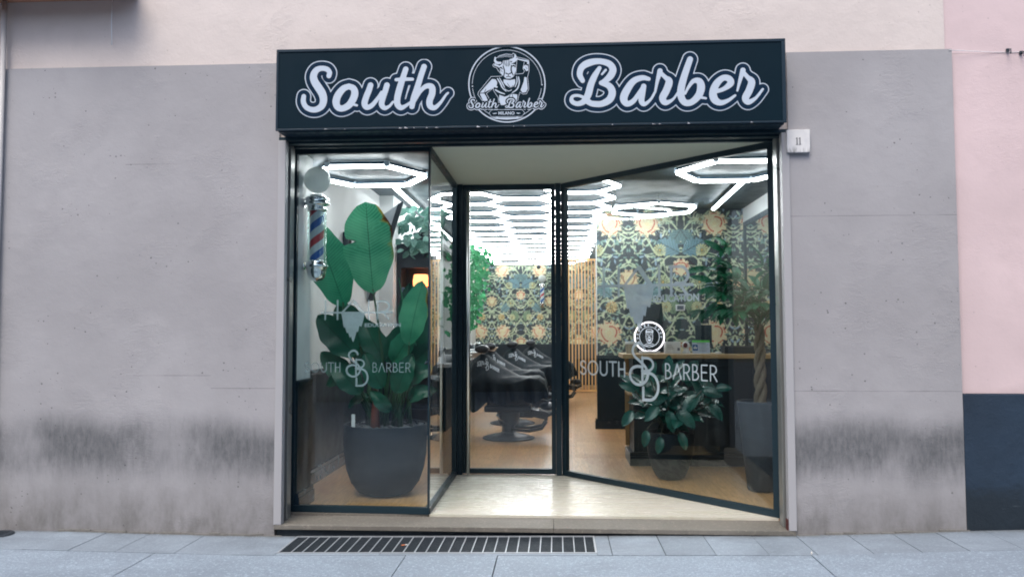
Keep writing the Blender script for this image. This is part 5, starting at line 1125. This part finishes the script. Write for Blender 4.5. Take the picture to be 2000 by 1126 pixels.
def barber_chair(label, loc):
    t = thing('barber_chair', label, 'barber chair', loc, 'barber chairs under black capes'); L0 = Vector(loc)
    T = lambda mb: (setattr(mb, 'v', [(x+L0.x, y+L0.y, z+L0.z) for x, y, z in mb.v]), mb)[1]
    T(MB().lathe((0, 0, 0), [(.0001, 0), (.30, 0), (.31, .012), (.30, .03), (.22, .05), (.12, .07), (.07, .10), (.0001, .10)], 40)).build('base', M_blackleather, t)
    T(MB().lathe((0, 0, 0), [(.335, .001), (.345, .010), (.335, .020), (.312, .022)], 40)).build('base_rim', M_blackleather, t)
    T(MB().lathe((0, 0, 0), [(.09, .08), (.085, .16), (.13, .20), (.15, .30), (.15, .36)], 28)).build('pedestal', M_blackleather, t)
    T(MB().box(-.30, .30, -.24, .24, .36, .44)).build('seat_frame', M_blackleather, t, bevel=.02); T(MB().box(-.27, .30, -.25, .25, .441, .60)).build('seat', M_blackleather, t, bevel=.045)
    T(MB().box(-.38, -.24, -.17, .17, .50, .98)).build('backrest', M_blackleather, t, bevel=.05)
    for s in (-1, 1): T(MB().box(-.22, .28, s*.25-.032, s*.25+.032, .46, .71)).build('armrest', M_blackleather, t, bevel=.03)
    mb = MB(); mb.bar((.22, 0, .36), (.52, 0, .30), .30, .09); mb.bar((.50, 0, .30), (.62, 0, .36), .28, .03); mb.tube([(.05, .16, .13), (.28, .17, .12), (.44, .17, .15), (.50, .16, .24)], .02, 8); mb.tube([(.05, -.16, .13), (.28, -.17, .12), (.44, -.17, .15), (.50, -.16, .24)], .02, 8); T(mb).build('leg_rest', M_blackleather, t)
    T(MB().sphere((.52, 0, .42), .10, 1.15, 1.5, .55, n=20)).build('foot_pad', M_blackleather, t)
    mb = MB(); mb.tube([(.0, -.12, .2), (-.1, -.30, .28), (-.13, -.34, .34)], .012, 8); T(mb).build('pump_lever', M_chrome, t)
    mb = MB(); n_ = 16; prof = [(.0001, -.15), (.045, -.148), (.057, -.13), (.060, -.06), (.060, .06), (.057, .13), (.045, .148), (.0001, .15)]
    mb.lathe((0, 0, 0), prof, 20); mb.v = [(x*1.55-.345, z, y*.92+1.165) for x, y, z in mb.v]; T(mb).build('headrest', M_blackleather, t)
    mb = MB(); mb.grid(lambda a, b: cape_fn(a, (b-.5)*2), 66, 36, uv=False); cp = T(mb).build('cape', M_cape, t)
    a = Art(0, 300, 0, 100, 2.0); deco_word(a, 'SOUTH', 5, 105, 38, 66, 3.4); deco_word(a, 'BARBER', 190, 298, 38, 66, 3.2); sb_mono(a, lambda x, y: (118+(x-745)*.155, 4+(y-110)*.125), .22)
    def on(x, y):
        uu = (2.6+x/300*2.6)/(len(STN)-1); tt = -(.14+y/100*.22); p = cape_fn(uu, tt); n1 = (cape_fn(uu+.002, tt)-p).cross(cape_fn(uu, tt-.01)-p).normalized()
        if n1.y > 0: n1 = -n1
        return p+n1*.006
    mb = MB(); a.faces(mb, on); T(mb).build('printed_name', mat('white_print', lin(150, 156, 162), .7) if 'white_print' not in bpy.data.materials else bpy.data.materials['white_print'], cp)
    return t
ch = barber_chair('nearest barber chair draped with a black cape, straight behind the door glass', (-.64, 4.60, ZF))
for (x, y, rz, lb) in ((-.68, 6.25, .06, 'second barber chair under a black cape, just behind the nearest one'), (-.42, 7.8, -.04, 'third barber chair under a black cape, right of the second one\'s headrest'), (-.16, 9.4, .05, 'farthest visible barber chair under a black cape')):
    copy_thing(ch, (x, y, ZF), rz, lb)
ac = thing('air_conditioner', 'white ceiling air conditioner between the honeycomb lights', 'air conditioner', (-.15, 9.0, 3.2)); MB().box(-.45, .15, 8.7, 9.2, 3.225, 3.279).build('casing', M_plasticw, ac, bevel=.006); MB().box(-.38, .08, 8.75, 8.83, 3.219, 3.2245).build('vent', M_plasticd, ac)
cm = thing('security_camera', 'small black dome camera at the top of the far wallpaper', 'camera', (-.46, 14.4, 3.15)); MB().sphere((-.46, 14.42, 3.15), .055, n=16).build('dome', M_plasticd, cm); MB().tube([(-.46, 14.42, 3.2), (-.46, 14.42, 3.279)], .02, 8).build('mount', M_plasticd, cm)

# ------------------------------------------------------------------ across the street (seen only as a reflection in the panes)
O = thing('opposite_building', 'plain rendered building across the street, reflected in the shop panes', 'building', (0, -9.7, 0))
MB().box(-14, 14, -10.2, -9.7, 0, 6.4).build('wall', mat('opposite_render', lin(78, 86, 94), .85, var=.15, nscale=.8), O)
for k in range(8):
    for z in (1.1, 3.9):
        x = -11+k*3; MB().box(x-.55, x+.55, -9.73, -9.66, z, z+1.7).build('window', mat('opposite_window', lin(24, 34, 42), .9, spec=.0) if 'opposite_window' not in bpy.data.materials else bpy.data.materials['opposite_window'], O)
MB().box(-14.2, 14.2, -10.4, -9.3, 6.4, 6.65).build('roof', M_iron, O)
